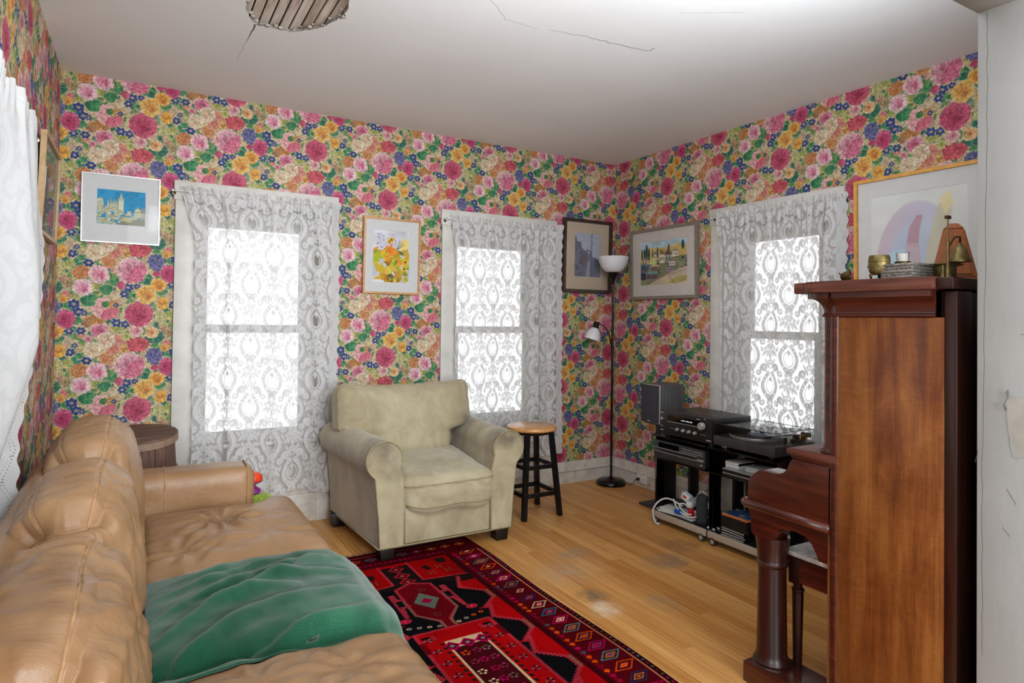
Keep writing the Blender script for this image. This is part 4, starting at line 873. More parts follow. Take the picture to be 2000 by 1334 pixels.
# ---- windows
def tb(b, T, u0, d0, z0, u1, d1, z1, bev=.0):
    p, q = T(u0, d0, z0), T(u1, d1, z1); return b.box(p[0], p[1], p[2], q[0], q[1], q[2], bev)
def window(k):
    T, a, c, g0, g1 = WIN[k]; W = bpy.data.objects.new('window_%d' % k, None); COL.objects.link(W); W['kind'] = 'structure'
    W.location = T((a + c) / 2, 0, 0); wt = M['white_trim']
    for (x0, x1) in ((a, a + CW), (c - CW, c)):
        obj('casing', tb(B(), T, x0 + .004, 0, .10, x1 - .004, .020, ZT - CW, .003), wt, W)
        obj('plinth_block', tb(B(), T, x0, 0, 0, x1, .030, .135, .003), M['base_trim'], W)
    obj('head_casing', tb(B(), T, a - .004, 0, ZT - CW, c + .004, .024, ZT, .003), wt, W)
    o0, o1 = a + CW, c - CW
    for (x0, x1) in ((o0 - .012, o0 + .004), (o1 - .004, o1 + .012)): obj('jamb', tb(B(), T, x0, -.15, .52, x1, .012, ZT - CW, .001), wt, W)
    obj('head_jamb', tb(B(), T, o0, -.15, ZT - CW - .004, o1, .012, ZT - CW + .012, .001), wt, W)
    obj('window_sill', tb(B(), T, o0 - .004, -.15, .515, o1 + .004, .040, .54, .003), wt, W)
    obj('apron_panel', tb(B(), T, o0 - .005, -.02, .18, o1 + .005, .004, .515, .001), M['base_trim'], W)
    obj('apron_rail', tb(B(), T, o0 - .005, -.02, .10, o1 + .005, .018, .18, .002), M['base_trim'], W)
    obj('apron_base', tb(B(), T, o0 - .005, -.02, 0, o1 + .005, .024, .10, .002), M['base_trim'], W)
    obj('apron_bead', tb(B(), T, o0 - .005, .0, .098, o1 + .005, .032, .112, .004), M['base_trim'], W)
    # lower sash inside, upper sash outside
    for nm, z0, z1, d in (('lower_sash', .54, 1.268, -.055), ('upper_sash', 1.218, 2.0, -.095)):
        b = B(); gz0, gz1 = (.605, 1.218) if nm == 'lower_sash' else (1.268, 1.872)
        us, zs = (o0, g0, g1, o1), (z0, gz0, gz1, z1); v = {}
        for i in range(4):
            for j in range(4):
                for s in (0, 1): v[i, j, s] = b.bm.verts.new(T(us[i], d - .032 * s, zs[j]))
        for i in range(3):
            for j in range(3):
                if (i, j) == (1, 1): continue
                for s in (0, 1): b.bm.faces.new([v[i, j, s], v[i + 1, j, s], v[i + 1, j + 1, s], v[i, j + 1, s]])
        for ring in (((0, 0), (3, 0), (3, 3), (0, 3)), ((1, 1), (2, 1), (2, 2), (1, 2))):
            for (p, q) in zip(ring, ring[1:] + ring[:1]): 
                if ring[0] == (1, 1): b.bm.faces.new([v[p + (0,)], v[q + (0,)], v[q + (1,)], v[p + (1,)]])
        bmesh.ops.recalc_face_normals(b.bm, faces=b.bm.faces[:])
        so = obj(nm, b, wt, W, smooth=0)
        obj('pane', tb(B(), T, g0 - .006, d - .014, gz0 - .006, g1 + .006, d - .018, gz1 + .006), M['glass'], so, smooth=0)
    return W
for k in WIN: window(k)
# ---- lace curtains on sash rods
def curtain(k, u0, u1, zt, zb, label, seed, amp=.020, lean=None, folds=(), edge_right=True, dd=.060, lab_rod='', reach=.03, mat='lace', tuck=False):
    T = WIN[k][0]; R = random.Random(seed); nu, nv = 210, 46
    ph = [R.uniform(0, 6.28) for _ in range(6)]
    def fold(u, v):
        w = (.25 + .75 * min(1, v * 3)); x = u * (u1 - u0)
        d = amp * w * (math.sin(x * 21 + ph[0] + .5 * math.sin(v * 2 + ph[1])) * .55 + math.sin(x * 43 + ph[2]) * .28 + .5 * math.sin(x * 9 + ph[3] + v))
        if v < .25: d += .007 * (1 - v / .25) * math.sin(x * 120 + 2 * math.sin(x * 31 + ph[4]))
        for (fu, fw, fa) in folds: d += fa * w * math.exp(-((u - fu) / fw) ** 2)
        if v < .05: d += .010 * (1 - v / .05) * math.sin(x * 160 + ph[4]) * (1 if .012 < v else .5)
        if tuck: k = max(0, min(1, (v - .46) / .22)); d = d * (1 - .72 * k) - .042 * k
        return d
    def zbot(u): return zb + .018 * math.sin(u * 17 + ph[5]) - .03 * math.sin(u * 5 + ph[1])
    def pos(u, v):
        uu = u0 + (u1 - u0) * u
        if lean: uu += lean(u, v)
        z = zt + (zbot(u) - zt) * v
        if v < .02: z += .006 * math.sin(u * 90 + ph[2])
        return Vector(T(uu, dd + fold(u, v), z))
    arc = [0.]
    for i in range(nu):
        a, b = pos(i / nu, .5), pos((i + 1) / nu, .5); arc.append(arc[-1] + (a - b).length)
    sc = 1.18
    ps = {}
    def uvf(u, v): return (arc[round(u * nu)] * sc / .33, -v * (zt - zb) / .385)
    b = B().grid(pos, nu, nv, uvf)
    o = obj('lace_curtain', b, M[mat], None, smooth=180); 
    tag(o, label, 'curtain', None)
    ew = .055
    for side in ((0, 1) if edge_right == 2 else (1,) if edge_right else (0,)):
        def ep(s, v):
            u = 1 if side else 0; p = pos(u, v); q = pos(u - .02 if side else .02, v); t = (p - q); t.z = 0; t = t.normalized() if t.length > 1e-6 else Vector((1, 0, 0))
            sl = .006 * math.sin(v * (zt - zb) / .075 * 2 * PI) * s
            return p + t * (s * ew + sl) + Vector(T(0, .006 * s * math.sin(v * 14 + seed), 0)) - Vector(T(0, 0, 0))
        eb = B().grid(ep, 4, 120, lambda s, v: (s, v * (zt - zb) / .15)); obj('lace_border', eb, M['lace_edge'], o, smooth=180)
    zr = zt - .030
    a, c = u0 - reach, u1 + reach
    rd = B(); rd.tube([T(a, dd - .012, zr), T(c, dd - .012, zr)], .0045, 8)
    rod = obj('curtain_rod', rd, M['white_plastic'], None); tag(rod, lab_rod, 'curtain rod')
    for e in (a, c):
        obj('rod_bracket', B().tube([T(e, .020, zr - .012), T(e, .026, zr - .012), T(e, dd - .012, zr), T(e, dd - .006, zr + .008)], .0035, 6).cyl(T(e, .0195, zr - .012), T(e, .024, zr - .012), .010), M['brass'], rod)
        obj('finial', B().lathe(T(e - .008 if e == a else e + .008, dd - .012, zr), [(0, -.009), (.007, -.006), (.009, 0), (.007, .006), (0, .009)], 10), M['white_plastic'], rod)
    return o
sag = lambda u, v: .035 * v * (u - .5) * 2
curtain(1, -3.315, -2.430, 2.085, .235, 'wide lace curtain on the window behind the barrel', 3, lean=lambda u, v: .085 * max(0, .5 - u) * 2 * (min(v * 6, 1)) - .02 * max(0, u - .5) * v, folds=((.27, .022, .030), (.90, .03, .025), (.62, .05, .012)), lab_rod='thin white rod over the window behind the barrel')
curtain(2, -1.575, -.665, 2.078, .240, 'lace curtain with one bright pleat, on the window behind the armchair and stool', 8, lean=lambda u, v: .045 * max(0, .5 - u) * 2 * min(v * 6, 1) + .02 * v * u, folds=((.27, .018, .034), (.82, .02, .03), (.94, .03, -.02)), lab_rod='thin rod with a brass bracket over the window behind the armchair')
curtain(3, -2.045, -1.150, 2.085, .62, 'lace curtain on the window behind the turntable, gathered to the right', 15, lean=lambda u, v: -.06 * max(0, u - .6) * min(v * 5, 1) * 2, folds=((.93, .03, .025), (.80, .02, .02), (.05, .03, .03)), edge_right=False, lab_rod='thin white rod over the window behind the turntable')
def lean4(u, v):
    return float(np.interp(v, (0, .06, .28, .38, .55, .65, .70, 1), (0, .06, .22, .22, .06, -.14, -.30, -.45))) * u ** 3
curtain(4, -2.55, -1.370, 1.995, .35, 'brightly lit lace curtain beside the tan leather sofa', 23, amp=.042, lean=lean4, mat='lace_dense', dd=.070, tuck=True, folds=((.75, .03, .03), (.55, .04, .03)), lab_rod='thin rod holding the lace curtain beside the sofa')
# ---- framed pictures
def picture(T, u0, u1, z0, z1, fw, fm, mm, art, am, label, flip=False, fd=.022, cat='picture', tiltd=.012):
    t = thing('framed_picture', label, cat, T((u0 + u1) / 2, .004, z0))
    # leans out a little at the top
    def TT(u, d, z): return T(u, .004 + d + tiltd * (z - z0) / (z1 - z0), z)
    def ring(o, i, d0, d1, name, mat):
        b = B(); R0 = [(o[0], o[2]), (o[1], o[2]), (o[1], o[3]), (o[0], o[3])]; R1 = [(i[0], i[2]), (i[1], i[2]), (i[1], i[3]), (i[0], i[3])]
        v = [[b.bm.verts.new(TT(u, d, z)) for u, z in R] for R, d in ((R0, d0), (R0, d1), (R1, d1), (R1, d0))]
        for a, c in zip(v, v[1:] + v[:1]):
            for k in range(4): b.bm.faces.new((a[k], a[(k + 1) % 4], c[(k + 1) % 4], c[k]))
        bmesh.ops.recalc_face_normals(b.bm, faces=b.bm.faces[:])
        return obj(name, b, mat, t, smooth=0)
    fo = (u0, u1, z0, z1); fi = (u0 + fw, u1 - fw, z0 + fw, z1 - fw)
    ring(fo, fi, 0, fd, 'frame', fm); ring((fi[0] - .001, fi[1] + .001, fi[2] - .001, fi[3] + .001), art, .004, .009, 'mat_board', mm)
    ua, ub = (art[1], art[0]) if flip else (art[0], art[1])
    bm = B().grid(lambda u, v: Vector(TT(ua + (ub - ua) * u, .0062, art[2] + (art[3] - art[2]) * v)), 1, 1, lambda u, v: (u, v)); obj('print', bm, am, t, smooth=0)
    g = B().grid(lambda u, v: Vector(TT(fi[0] + (fi[1] - fi[0]) * u, .0125, fi[2] + (fi[3] - fi[2]) * v)), 1, 1); obj('glazing', g, M['picture_glass'], t, smooth=0)
    return t
picture(BACK, -3.797, -3.416, 1.726, 2.110, .006, M['frame_silver'], M['mat_white'], (-3.724, -3.490, 1.832, 2.026), M['art_city'], 'small print of a pale city skyline under a blue sky in a wide white mat', fd=.02)
picture(BACK, -2.206, -1.794, 1.490, 2.014, .013, M['frame_oak'], M['mat_white'], (-2.136, -1.874, 1.571, 1.929), M['art_autumn'], 'watercolour of yellow autumn leaves in an oak frame between the two back windows')
picture(BACK, -.560, -.062, 1.555, 2.158, .026, M['frame_dark'], M['mat_tan'], (-.437, -.172, 1.687, 2.048), M['art_river'], 'grey blue landscape picture with tan mat in a dark frame behind the floor lamp', fd=.028)
picture(RIGHT, -.966, -.232, 1.498, 2.059, .024, M['frame_grey'], M['mat_grey'], (-.851, -.345, 1.611, 1.954), M['art_village'], 'hillside village watercolour in a taupe frame right of the floor lamp', flip=True, fd=.026)
picture(RIGHT, -2.780, -2.132, 1.40, 2.126, .019, M['frame_honey'], M['mat_white'], (-2.697, -2.219, 1.48, 2.022), M['art_arch'], 'large abstract watercolour of a pastel arch in a honey frame above the piano', flip=True, fd=.026)
picture(LEFT, -.86, -.285, 1.672, 2.120, .016, M['frame_light'], M['mat_grey'], (-.80, -.35, 1.74, 2.06), M['art_pale'], 'picture in a light wood frame seen edge-on beside the left curtain')
# ---- outlet on the right baseboard
t = thing('power_outlet', 'white surface-mounted power outlet on the right baseboard behind the floor lamp', 'outlet', (-.04, -.43, .07))
obj('outlet_box', B().box(-.022, -.490, .040, -.058, -.372, .108, .003), M['base_trim'], t); obj('face_plate', B().box(-.058, -.487, .043, -.062, -.375, .105, .0015), M['white_plastic'], t)
for y in (-.405, -.457): obj('socket', B().box(-.0615, y - .017, .058, -.0635, y + .017, .090, .004), M['white_plastic'], t); obj('socket_slot', B().box(-.0633, y - .009, .072, -.0640, y - .006, .084), M['black_plastic'], t)
# ---------------------------------------------------------------- oriental rug
t = thing('oriental_rug', 'red and black oriental rug with a diamond border under the armchair and sofa', 'rug', (-2.325, -1.9, 0))
x0, x1, y0, y1 = -2.87, -1.782, -3.08, -.78
def rug_pt(u, v):
    x, y = x0 + (x1 - x0) * u, y0 + (y1 - y0) * v
    if u > .9: x += .007 * math.sin(y * 5.3 + 1)
    return Vector((x, y, .0075 + .0012 * noise.noise(Vector((x * 5, y * 4, 0)))))
b = B().grid(rug_pt, 40, 84, lambda u, v: (u, v)); bm = b.bm
bd = [e for e in bm.edges if e.is_boundary]; ex = bmesh.ops.extrude_edge_only(bm, edges=bd)
for v in [g for g in ex['geom'] if isinstance(g, bmesh.types.BMVert)]: v.co.z = .0008
obj('pile', b, M['rug'], t, smooth=60)
b = B(); R = random.Random(4)
for i in range(330):
    x = x0 + (x1 - x0) * (i + R.uniform(-.3, .3)) / 330; dx = R.uniform(-.012, .012); L = R.uniform(.02, .042)
    b.tube([(x, y1 - .004, .005), (x + dx * .4, y1 + L * .5, .004), (x + dx, y1 + L, .002)], .0012, 4)
obj('fringe', b, M['fringe'], t, smooth=180, kind='stuff')
# ---------------------------------------------------------------- tan leather sofa
def leather_fn(seed, crown, axis, amp=.006, wr=None, post=None):
    ax = 'xyz'.index(axis)
    def fn(p, n, q):
        u, v = q[(ax + 1) % 3], q[(ax + 2) % 3]
        p = p.copy()
        p[ax] += crown * (1 - u * u) * (1 - v * v) * (1 if q[ax] > 0 else -.2 if q[ax] < 0 else 0) * (abs(q[ax]))
        w = Vector((p.x * 1.0 + seed, p.y, p.z))
        d = amp * (ridge((w.x * 4, w.y * 15, w.z * 5)) * .55 + .5 * noise.noise(Vector((w.x * 7 + 9, w.y * 8, w.z * 8))))
        if wr: d += wr(p, q)
        p = p + n * d
        return post(p, q) if post else p
    return fn
sofa = thing('leather_sofa', 'tan leather three seat sofa along the left wall under the lace curtain', 'sofa', (-3.35, -2.1, 0))
LE = M['leather']
obj('base_frame', B().box(-3.82, -3.36, .06, -2.90, -.88, .30, .03, 3), LE, sofa, smooth=60)
for x in (-3.80, -2.98):
    for y in (-3.30, -.95): obj('foot', B().box(x - .03, y - .03, .0, x + .03, y + .03, .062, .006), M['chair_leg'], sofa)
# back frame: rolled top
pr = [(-3.705, .28), (-3.705, .66)] + [(-3.77 + .066 * math.cos(a), .705 + .085 * math.sin(a)) for a in np.linspace(0, PI * .95, 12)] + [(-3.835, .28)]
b = B(); bm = b.bm; ys = list(np.linspace(-3.36, -.90, 20)); rings = []
for k, y in enumerate([-3.375] + ys + [-.875, -.855]):
    s = 1 if k not in (0, 21, 22) else (.93 if k != 22 else .72)
    rings.append([bm.verts.new((-3.77 + (x + 3.77) * s, y, .30 + (z - .30) * (s if k else .95) + .006 * math.sin(y * 7))) for x, z in pr])
for a, c in zip(rings[:-1], rings[1:]):
    for i in range(len(pr)): bm.faces.new((a[i], a[(i + 1) % len(pr)], c[(i + 1) % len(pr)], c[i]))
bm.faces.new(rings[0]); bm.faces.new(rings[-1][::-1]); bmesh.ops.recalc_face_normals(bm, faces=bm.faces[:])
obj('back_frame', b, LE, sofa, smooth=60)
def arm(y0, y1, nm):
    fn = lambda p, n, q: p + n * (.0025 * noise.noise(p * 9) + .003 * (ridge((p.x * 5, p.y * 3, p.z * 14)) - .5))
    o = obj(nm, B().rbox((-3.385, (y0 + y1) / 2, .345), (.365, (y1 - y0) / 2, .275), .055, 22, fn), LE, sofa, smooth=180)
    yc = y0 if y0 < -2 else y0
    pts = [(-3.395, y0 - .001, z) for z in np.linspace(.40, .565, 8)] + [(-3.395, y0 + .055 - .056 * math.cos(a), .565 + .056 * math.sin(a)) for a in np.linspace(.3, PI / 2, 5)] + [(-3.395, y1 - .05, .622)]
    obj('arm_seam', B().tube(pts, .0028, 6), M['seam'], o)
    arc = lambda yc, sg: [(yc - sg * .054 * math.cos(a), .565 + .054 * math.sin(a)) for a in np.linspace(0, PI / 2, 7)]
    pts = [(-3.055, y0 + .001, z) for z in np.linspace(.14, .55, 8)] + [(-3.055, y, z) for y, z in arc(y0 + .055, 1)] + [(-3.055, y, z) for y, z in arc(y1 - .055, -1)[::-1]] + [(-3.055, y1 - .001, z) for z in np.linspace(.55, .14, 8)]
    obj('arm_piping', B().tube(pts, .0042, 6), M['seam'], o)
    return o
arm(-1.062, -.850, 'arm'); arm(-3.39, -3.175, 'arm')
def seat(y0, y1, seed, ear=0, wrc=None):
    h = (.338, (y1 - y0) / 2, .088); c = Vector((-3.175, (y0 + y1) / 2, .372))
    def wr(p, q):
        d = 0
        if q[2] > .2:
            for (cx, cy_, s, nn) in (wrc or ()):
                dx, dy = p.x + c.x - cx, p.y + c.y - cy_; r = math.hypot(dx, dy); a = math.atan2(dy, dx)
                d += -s * math.exp(-(r / .07) ** 2) + s * .45 * math.sin(a * nn + 2.2 * noise.noise(p * 12)) * math.exp(-((r - .09) / .09) ** 2)
            d += .006 * ridge((p.x * 5 + seed, p.y * 16 + 1.6 * noise.noise(p * 5), 0)) * (1 - abs(q[0]) ** 4)
        return d
    def post(p, q):
        if q[0] < 0: p.x -= .0
        if ear:
            k = max(0, min(1, (q[0] - .48) / .22)); k = k * k * (3 - 2 * k)
            if ear * q[1] > 0: p.y += ear * .105 * k * abs(q[1])
        p.z += -.014 * abs(q[1]) ** 6 + (.004 * noise.noise(p * 4 + Vector((seed, 0, 0))))
        return p
    return obj('seat_cushion', B().rbox(c, h, .070, 54, leather_fn(seed, .036, 'z', .005, wr, post)), LE, sofa, smooth=180)
seat(-1.835, -1.070, 3, ear=1, wrc=((-3.20, -1.40, .022, 11), (-3.36, -1.66, .012, 7), (-3.05, -1.60, .010, 6))); seat(-2.500, -1.845, 5, wrc=((-3.2, -2.1, .01, 7),)); seat(-3.165, -2.510, 8, ear=-1, wrc=((-3.05, -2.72, .012, 7), (-3.25, -2.70, .010, 8)))
def back_cushion(yc, hw, seed, top, slump=0., tw=0., hx=.116, xc=-3.628, lean=-.13):
    hz = (top - .44) / 2; h = (hx, hw, hz); c = Vector((xc, yc, .44 + hz)); r = .085
    Rm = Matrix.Rotation(lean, 3, 'Y') @ Matrix.Rotation(tw, 3, 'X')
    def fn(p, n, q):
        p = p.copy(); a, b_, g = q
        # plump faces, pinched corners
        p.x += (.030 if a > 0 else -.030) * abs(a) * (1 - b_ * b_) * (1 - g * g)
        p.z += .040 * max(0, g) * (1 - b_ * b_) * (1 - .5 * a * a) - .03 * slump * max(0, g) * (1 + b_) * .5
        p.y += .030 * b_ * (1 - g * g) * (1 - a * a); p.y -= .020 * b_ * max(0, g) ** 2 * abs(a)
        p.z -= .030 * max(0, g) * b_ ** 6
        pin = abs(b_) ** 8 * max(0, g) ** 6
        p.x *= 1 - .25 * pin; p.z -= .012 * pin
        # gathers running off the seams
        e = max(0, g); gat = (.35 + .65 * abs(a))
        d = .007 * (ridge((p.x * 5 + seed, p.y * 17 + 2.0 * noise.noise(Vector((p.x * 6, p.y * 4, seed))), p.z * 4)) - .45) * gat + .007 * noise.noise(Vector((p.x * 6, p.y * 6 + seed, p.z * 6))) + .0055 * (ridge((p.x * 9 + seed, p.y * 38 + 3 * noise.noise(p * 7), p.z * 6)) - .5) * gat
        if slump: d += .016 * slump * (ridge((p.x * 7 + seed, p.y * 7 + 1.5 * noise.noise(p * 6), p.z * 6)) - .5)
        sd = min(abs(abs(a) - .62) / .05, 1) if g > .5 or abs(b_) > .9 else 1
        d -= .006 * (1 - sd)
        return Rm @ (p + n * d)
    o = obj('back_cushion', B().rbox(c, h, r, 56, fn), LE, sofa, smooth=180)
    for a in (-.62, .62):   # welts over the top and down both ends
        path = [(a, -1, g) for g in np.linspace(-.6, 1, 14)] + [(a, b_, 1) for b_ in np.linspace(-.94, .94, 30)] + [(a, 1, g) for g in np.linspace(1, -.6, 14)]
        pts = [c + rpoint(q, h, r, fn) for q in path]
        obj('welt', B().tube(pts, .0042, 6), M['seam'], o, smooth=180)
    path = [(a, b_, 1) for a, b_ in ((-.62, -.97), (.62, -.97))]
    for sg in (-1, 1):
        pts = [c + rpoint((a, sg, .97), h, r, fn) for a in np.linspace(-.62, .62, 10)]; obj('welt', B().tube(pts, .0036, 6), M['seam'], o, smooth=180)
    return o
back_cushion(-1.410, .335, 2, .895); back_cushion(-2.085, .315, 6, .860, .25); back_cushion(-2.775, .330, 11, .825, .9, .04)
# ---------------------------------------------------------------- green throw
RIDGES = [([(-3.47, -2.27), (-3.25, -2.14), (-3.05, -2.08), (-2.85, -2.05)], .020, .017), ([(-3.47, -2.40), (-3.28, -2.26), (-3.10, -2.17), (-2.97, -2.04)], .024, .018), ([(-3.47, -2.13), (-3.25, -2.05), (-3.02, -1.98), (-2.9, -1.95)], .014, .015), ([(-3.46, -2.53), (-3.32, -2.40), (-3.15, -2.33), (-2.86, -2.30)], .022, .020), ([(-3.33, -2.56), (-3.12, -2.45), (-2.86, -2.42)], .016, .016), ([(-3.20, -2.20), (-3.02, -2.16), (-2.86, -2.18)], .016, .014), ([(-3.47, -2.05), (-3.30, -1.99), (-3.1, -1.92)], .010, .014), ([(-3.40, -2.32), (-3.22, -2.24), (-3.06, -2.25)], .015, .012)]
def fold_noise(x, y):
    f = .006 * noise.noise(Vector((x * 9, y * 9, 2))) + .004 * max(0, ridge((x * 6 + y * 4, y * 12 - x * 6, 5)))
    wx = .012 * noise.noise(Vector((x * 11, y * 11, 7)))
    for pts, hgt, wd in RIDGES:
        best = 9; tt = 0
        for k, (a, c) in enumerate(zip(pts[:-1], pts[1:])):
            dx, dy = c[0] - a[0], c[1] - a[1]; t_ = max(0, min(1, ((x - a[0]) * dx + (y - a[1]) * dy) / (dx * dx + dy * dy)))
            px, py = x - a[0] - t_ * dx, y - a[1] - t_ * dy; d = math.hypot(px, py) * (1 if dx * (y - a[1]) - dy * (x - a[0]) > 0 else -1)
            if abs(d) < abs(best): best = d; tt = (k + t_) / (len(pts) - 1)
        best += wx; w = wd * (.75 if best > 0 else 1.8) * (.6 + .7 * tt)
        f += hgt * math.exp(-(best / w) ** 2) * max(0, math.sin(PI * tt)) ** .45
    return f
from mathutils.bvhtree import BVHTree
_bv = []
for o in sofa.children:
    if o.name.startswith('seat_cushion'):
        off = origin(o); _bv.append(BVHTree.FromPolygons([v.co + off for v in o.data.vertices], [tuple(p.vertices) for p in o.data.polygons]))
def seat_z(x, y):
    z = -1
    for t_ in _bv:
        h_ = t_.ray_cast(Vector((x, y, 1.0)), Vector((0, 0, -1)))
        if h_[0] is not None: z = max(z, h_[0].z)
    return z
_gx, _gy = np.linspace(-3.50, -2.862, 48), np.linspace(-2.68, -1.78, 70)
_hz = np.array([[seat_z(x, y) for y in _gy] for x in _gx])
for _ in range(12):      # bridge the gaps between cushions, then relax
    q = np.pad(_hz, 1, mode='edge'); m = np.maximum.reduce([q[:-2, 1:-1], q[2:, 1:-1], q[1:-1, :-2], q[1:-1, 2:]]); _hz = np.where(_hz < .36, m, _hz)
for _ in range(3):
    q = np.pad(_hz, 1, mode='edge'); _hz = np.maximum(_hz, (q[:-2, 1:-1] + q[2:, 1:-1] + q[1:-1, :-2] + q[1:-1, 2:]) / 4)
def seat_s(x, y):
    fx = min(max((x - _gx[0]) / (_gx[1] - _gx[0]), 0), 46.999); fy = min(max((y - _gy[0]) / (_gy[1] - _gy[0]), 0), 68.999); i, j = int(fx), int(fy); a, b = fx - i, fy - j
    return (_hz[i, j] * (1 - a) + _hz[i + 1, j] * a) * (1 - b) + (_hz[i, j + 1] * (1 - a) + _hz[i + 1, j + 1] * a) * b
def throw_pt(u, v):
    # u: back (0) to over the front edge (1); v: near (0) to far (1)
    yb = -2.585 + (-1.93 + 2.585) * v; yf = -2.515 + (-1.840 + 2.515) * v; L = u * .86
    y = yb + (yf - yb) * min(1, u * 1.2) + .006 * math.sin(u * 17) * (v < .1)
    f = fold_noise(x := (-3.475 + min(L, .645)), y)
    if L < .645:
        z = seat_s(min(x, -2.862), y) or .43
        if L > .575: k = (L - .575) / .07; z -= .030 * k * k
        return Vector((x, y, z + .003 + .007 * min(1, min(v, 1 - v) * 25) + f * (.15 + .85 * min(1, min(v, 1 - v) * 9))))
    D = L - .645; z0 = (seat_s(-2.862, y) or .43) - .030 + .010
    return Vector((-2.826 + .012 * math.sin(min(1, D / .06) * PI / 2) + .5 * f, y, z0 - D + .01 * math.exp(-D / .02) * 0))
b = B().grid(throw_pt, 150, 120); bm = b.bm
o = obj('throw_blanket', b, M['fleece'], None, smooth=180); tag(o, 'green fleece throw spread over the middle seat of the tan leather sofa', 'blanket')
md = o.modifiers.new('thick', 'SOLIDIFY'); md.thickness = .005; md.offset = 1
# ---------------------------------------------------------------- sage armchair
ch = thing('armchair', 'sage microsuede armchair with rolled arms between the two back windows', 'armchair', (-1.96, -.55, 0)); SU = M['suede']
def chair_arm(sg):
    def sec(y):
        t = (y + .94) / .82; ox = -.05 * t; cx, cz, r = -2.35 + ox, .553, .102
        if sg > 0: cx = -1.578 - ox; 
        P = [(.118, .08), (.118, .30), (.112, .46)] + [(r * math.cos(a), r * math.sin(a)) for a in np.linspace(-.35, PI + .62, 20)] + [(-.052, .465), (-.045, .40), (-.030, .25), (-.022, .08)]
        out = []
        for i, (px, pz) in enumerate(P):
            x = px if i < 3 or i >= 23 else px
            z = pz if (i < 3 or i >= 23) else cz + pz
            out.append((cx - (x if sg > 0 else -x), z))
        return out
    b = B(); bm = b.bm; rings = []; ys = [-.945, -.938, -.925] + list(np.linspace(-.88, -.16, 14)) + [-.12]
    for k, y in enumerate(ys):
        q = sec(y); s = (.93, .985, 1)[k] if k < 3 else 1; mx = sum(p[0] for p in q) / len(q); 
        rings.append([bm.verts.new((mx + (x - mx) * s, y, z * (1 - (1 - s) * .35) + .004 * noise.noise(Vector((x * 9, y * 9, z * 9))))) for x, z in q])
    for a, c in zip(rings[:-1], rings[1:]):
        for i in range(len(a)): bm.faces.new((a[i], a[(i + 1) % len(a)], c[(i + 1) % len(a)], c[i]))
    bm.faces.new(rings[0]); bm.faces.new(rings[-1][::-1]); bmesh.ops.recalc_face_normals(bm, faces=bm.faces[:])
    o = obj('arm', b, SU, ch, smooth=50)
    q = sec(-.942); obj('arm_welt', B().tube([(x, -.941, z) for x, z in q], .0045, 6), M['welt'], o, smooth=180)
    return o
chair_arm(-1); chair_arm(1)
obj('seat_base', B().box(-2.240, -.930, .078, -1.684, -.14, .30, .012, 2), SU, ch)
obj('front_seam', B().tube([(-2.236, -.936, .09), (-2.236, -.936, .28)], .003, 6), M['welt'], ch); obj('front_seam', B().tube([(-1.688, -.936, .09), (-1.688, -.936, .28)], .003, 6), M['welt'], ch)
obj('bottom_welt', B().tube([(-2.424, -.13, .08), (-2.378, -.945, .08), (-1.552, -.945, .08), (-1.504, -.13, .08)], .005, 6), M['welt'], ch, smooth=180)
b = B(); b.rbox((-1.985, -.175, .455), (.43, .075, .375), .06, 16); obj('back_frame', b, SU, ch, smooth=180)
def bfn(p, n, q):
    p = p.copy(); a, b_, g = q
    if g < -.15: k = min(1, (-.15 - g) / .25); k = k * k * (3 - 2 * k); p.x *= 1 - .36 * k
    p.y += -.045 * (1 - a * a) * (1 - g * g) * (1 if b_ < 0 else .2) * abs(b_)
    p.z += .012 * max(0, g) * (abs(a) ** 3) * 1.2 - .014 * max(0, g) * (1 - a * a)
    p += n * (.005 * noise.noise(p * 8) + .003 * ridge((p.x * 16, p.y * 4, p.z * 4)))
    return Matrix.Rotation(-.16, 3, 'X') @ p
cB = Vector((-2.018, -.335, .670)); hB = (.448, .105, .235)
bc = obj('back_cushion', B().rbox(cB, hB, .075, 40, bfn), SU, ch, smooth=180)
for bb in (-.70, .70):
    path = [(-1, bb, g) for g in np.linspace(-.9, 1, 30)] + [(a, bb, 1) for a in np.linspace(-.95, .95, 34)] + [(1, bb, g) for g in np.linspace(1, -.9, 30)]
    obj('welt', B().tube([cB + rpoint(q, hB, .075, bfn) for q in path], .0045, 6), M['welt'], bc, smooth=180)
def sfn(p, n, q):
    p = p.copy(); a, b_, g = q
    p.z += (.030 * (1 - a * a) * (1 - b_ * b_) + .008) * (g > .0) * abs(g)
    if b_ < -.5: p.y -= .030 * (1 - abs(a) ** 3) * (-b_ - .5) * 2 * (1 - .4 * max(0, g)); p.z -= .030 * math.cos((a - .15) * 1.3) * max(0, -g) * (-b_)
    p.z += .012 * math.sin(a * 5 + 1) * max(0, -g) * (b_ < -.5)
    d = .006 * noise.noise(p * 7) + .006 * ridge((p.x * 5, p.y * 6 + 1.2 * noise.noise(p * 5), p.z * 5 + 3)) * (g > .5)
    if b_ < -.6: d += .006 * (ridge((p.x * 5, p.z * 16 + noise.noise(p * 6) * 1.5, 8)) - .4)
    p += n * d
    return Matrix.Rotation(.075, 3, 'X') @ p
cS = Vector((-1.962, -.625, .372)); hS = (.280, .335, .083)
sc_ = obj('seat_cushion', B().rbox(cS, hS, .045, 40, sfn), SU, ch, smooth=180)
for g in (.62, -.62):
    path = [(-1, b_, g) for b_ in np.linspace(.9, -1, 24)] + [(a, -1, g) for a in np.linspace(-.97, .97, 30)] + [(1, b_, g) for b_ in np.linspace(-1, .9, 24)]
    obj('welt', B().tube([cS + rpoint(q, hS, .045, sfn) for q in path], .0045, 6), M['welt'], sc_, smooth=180)
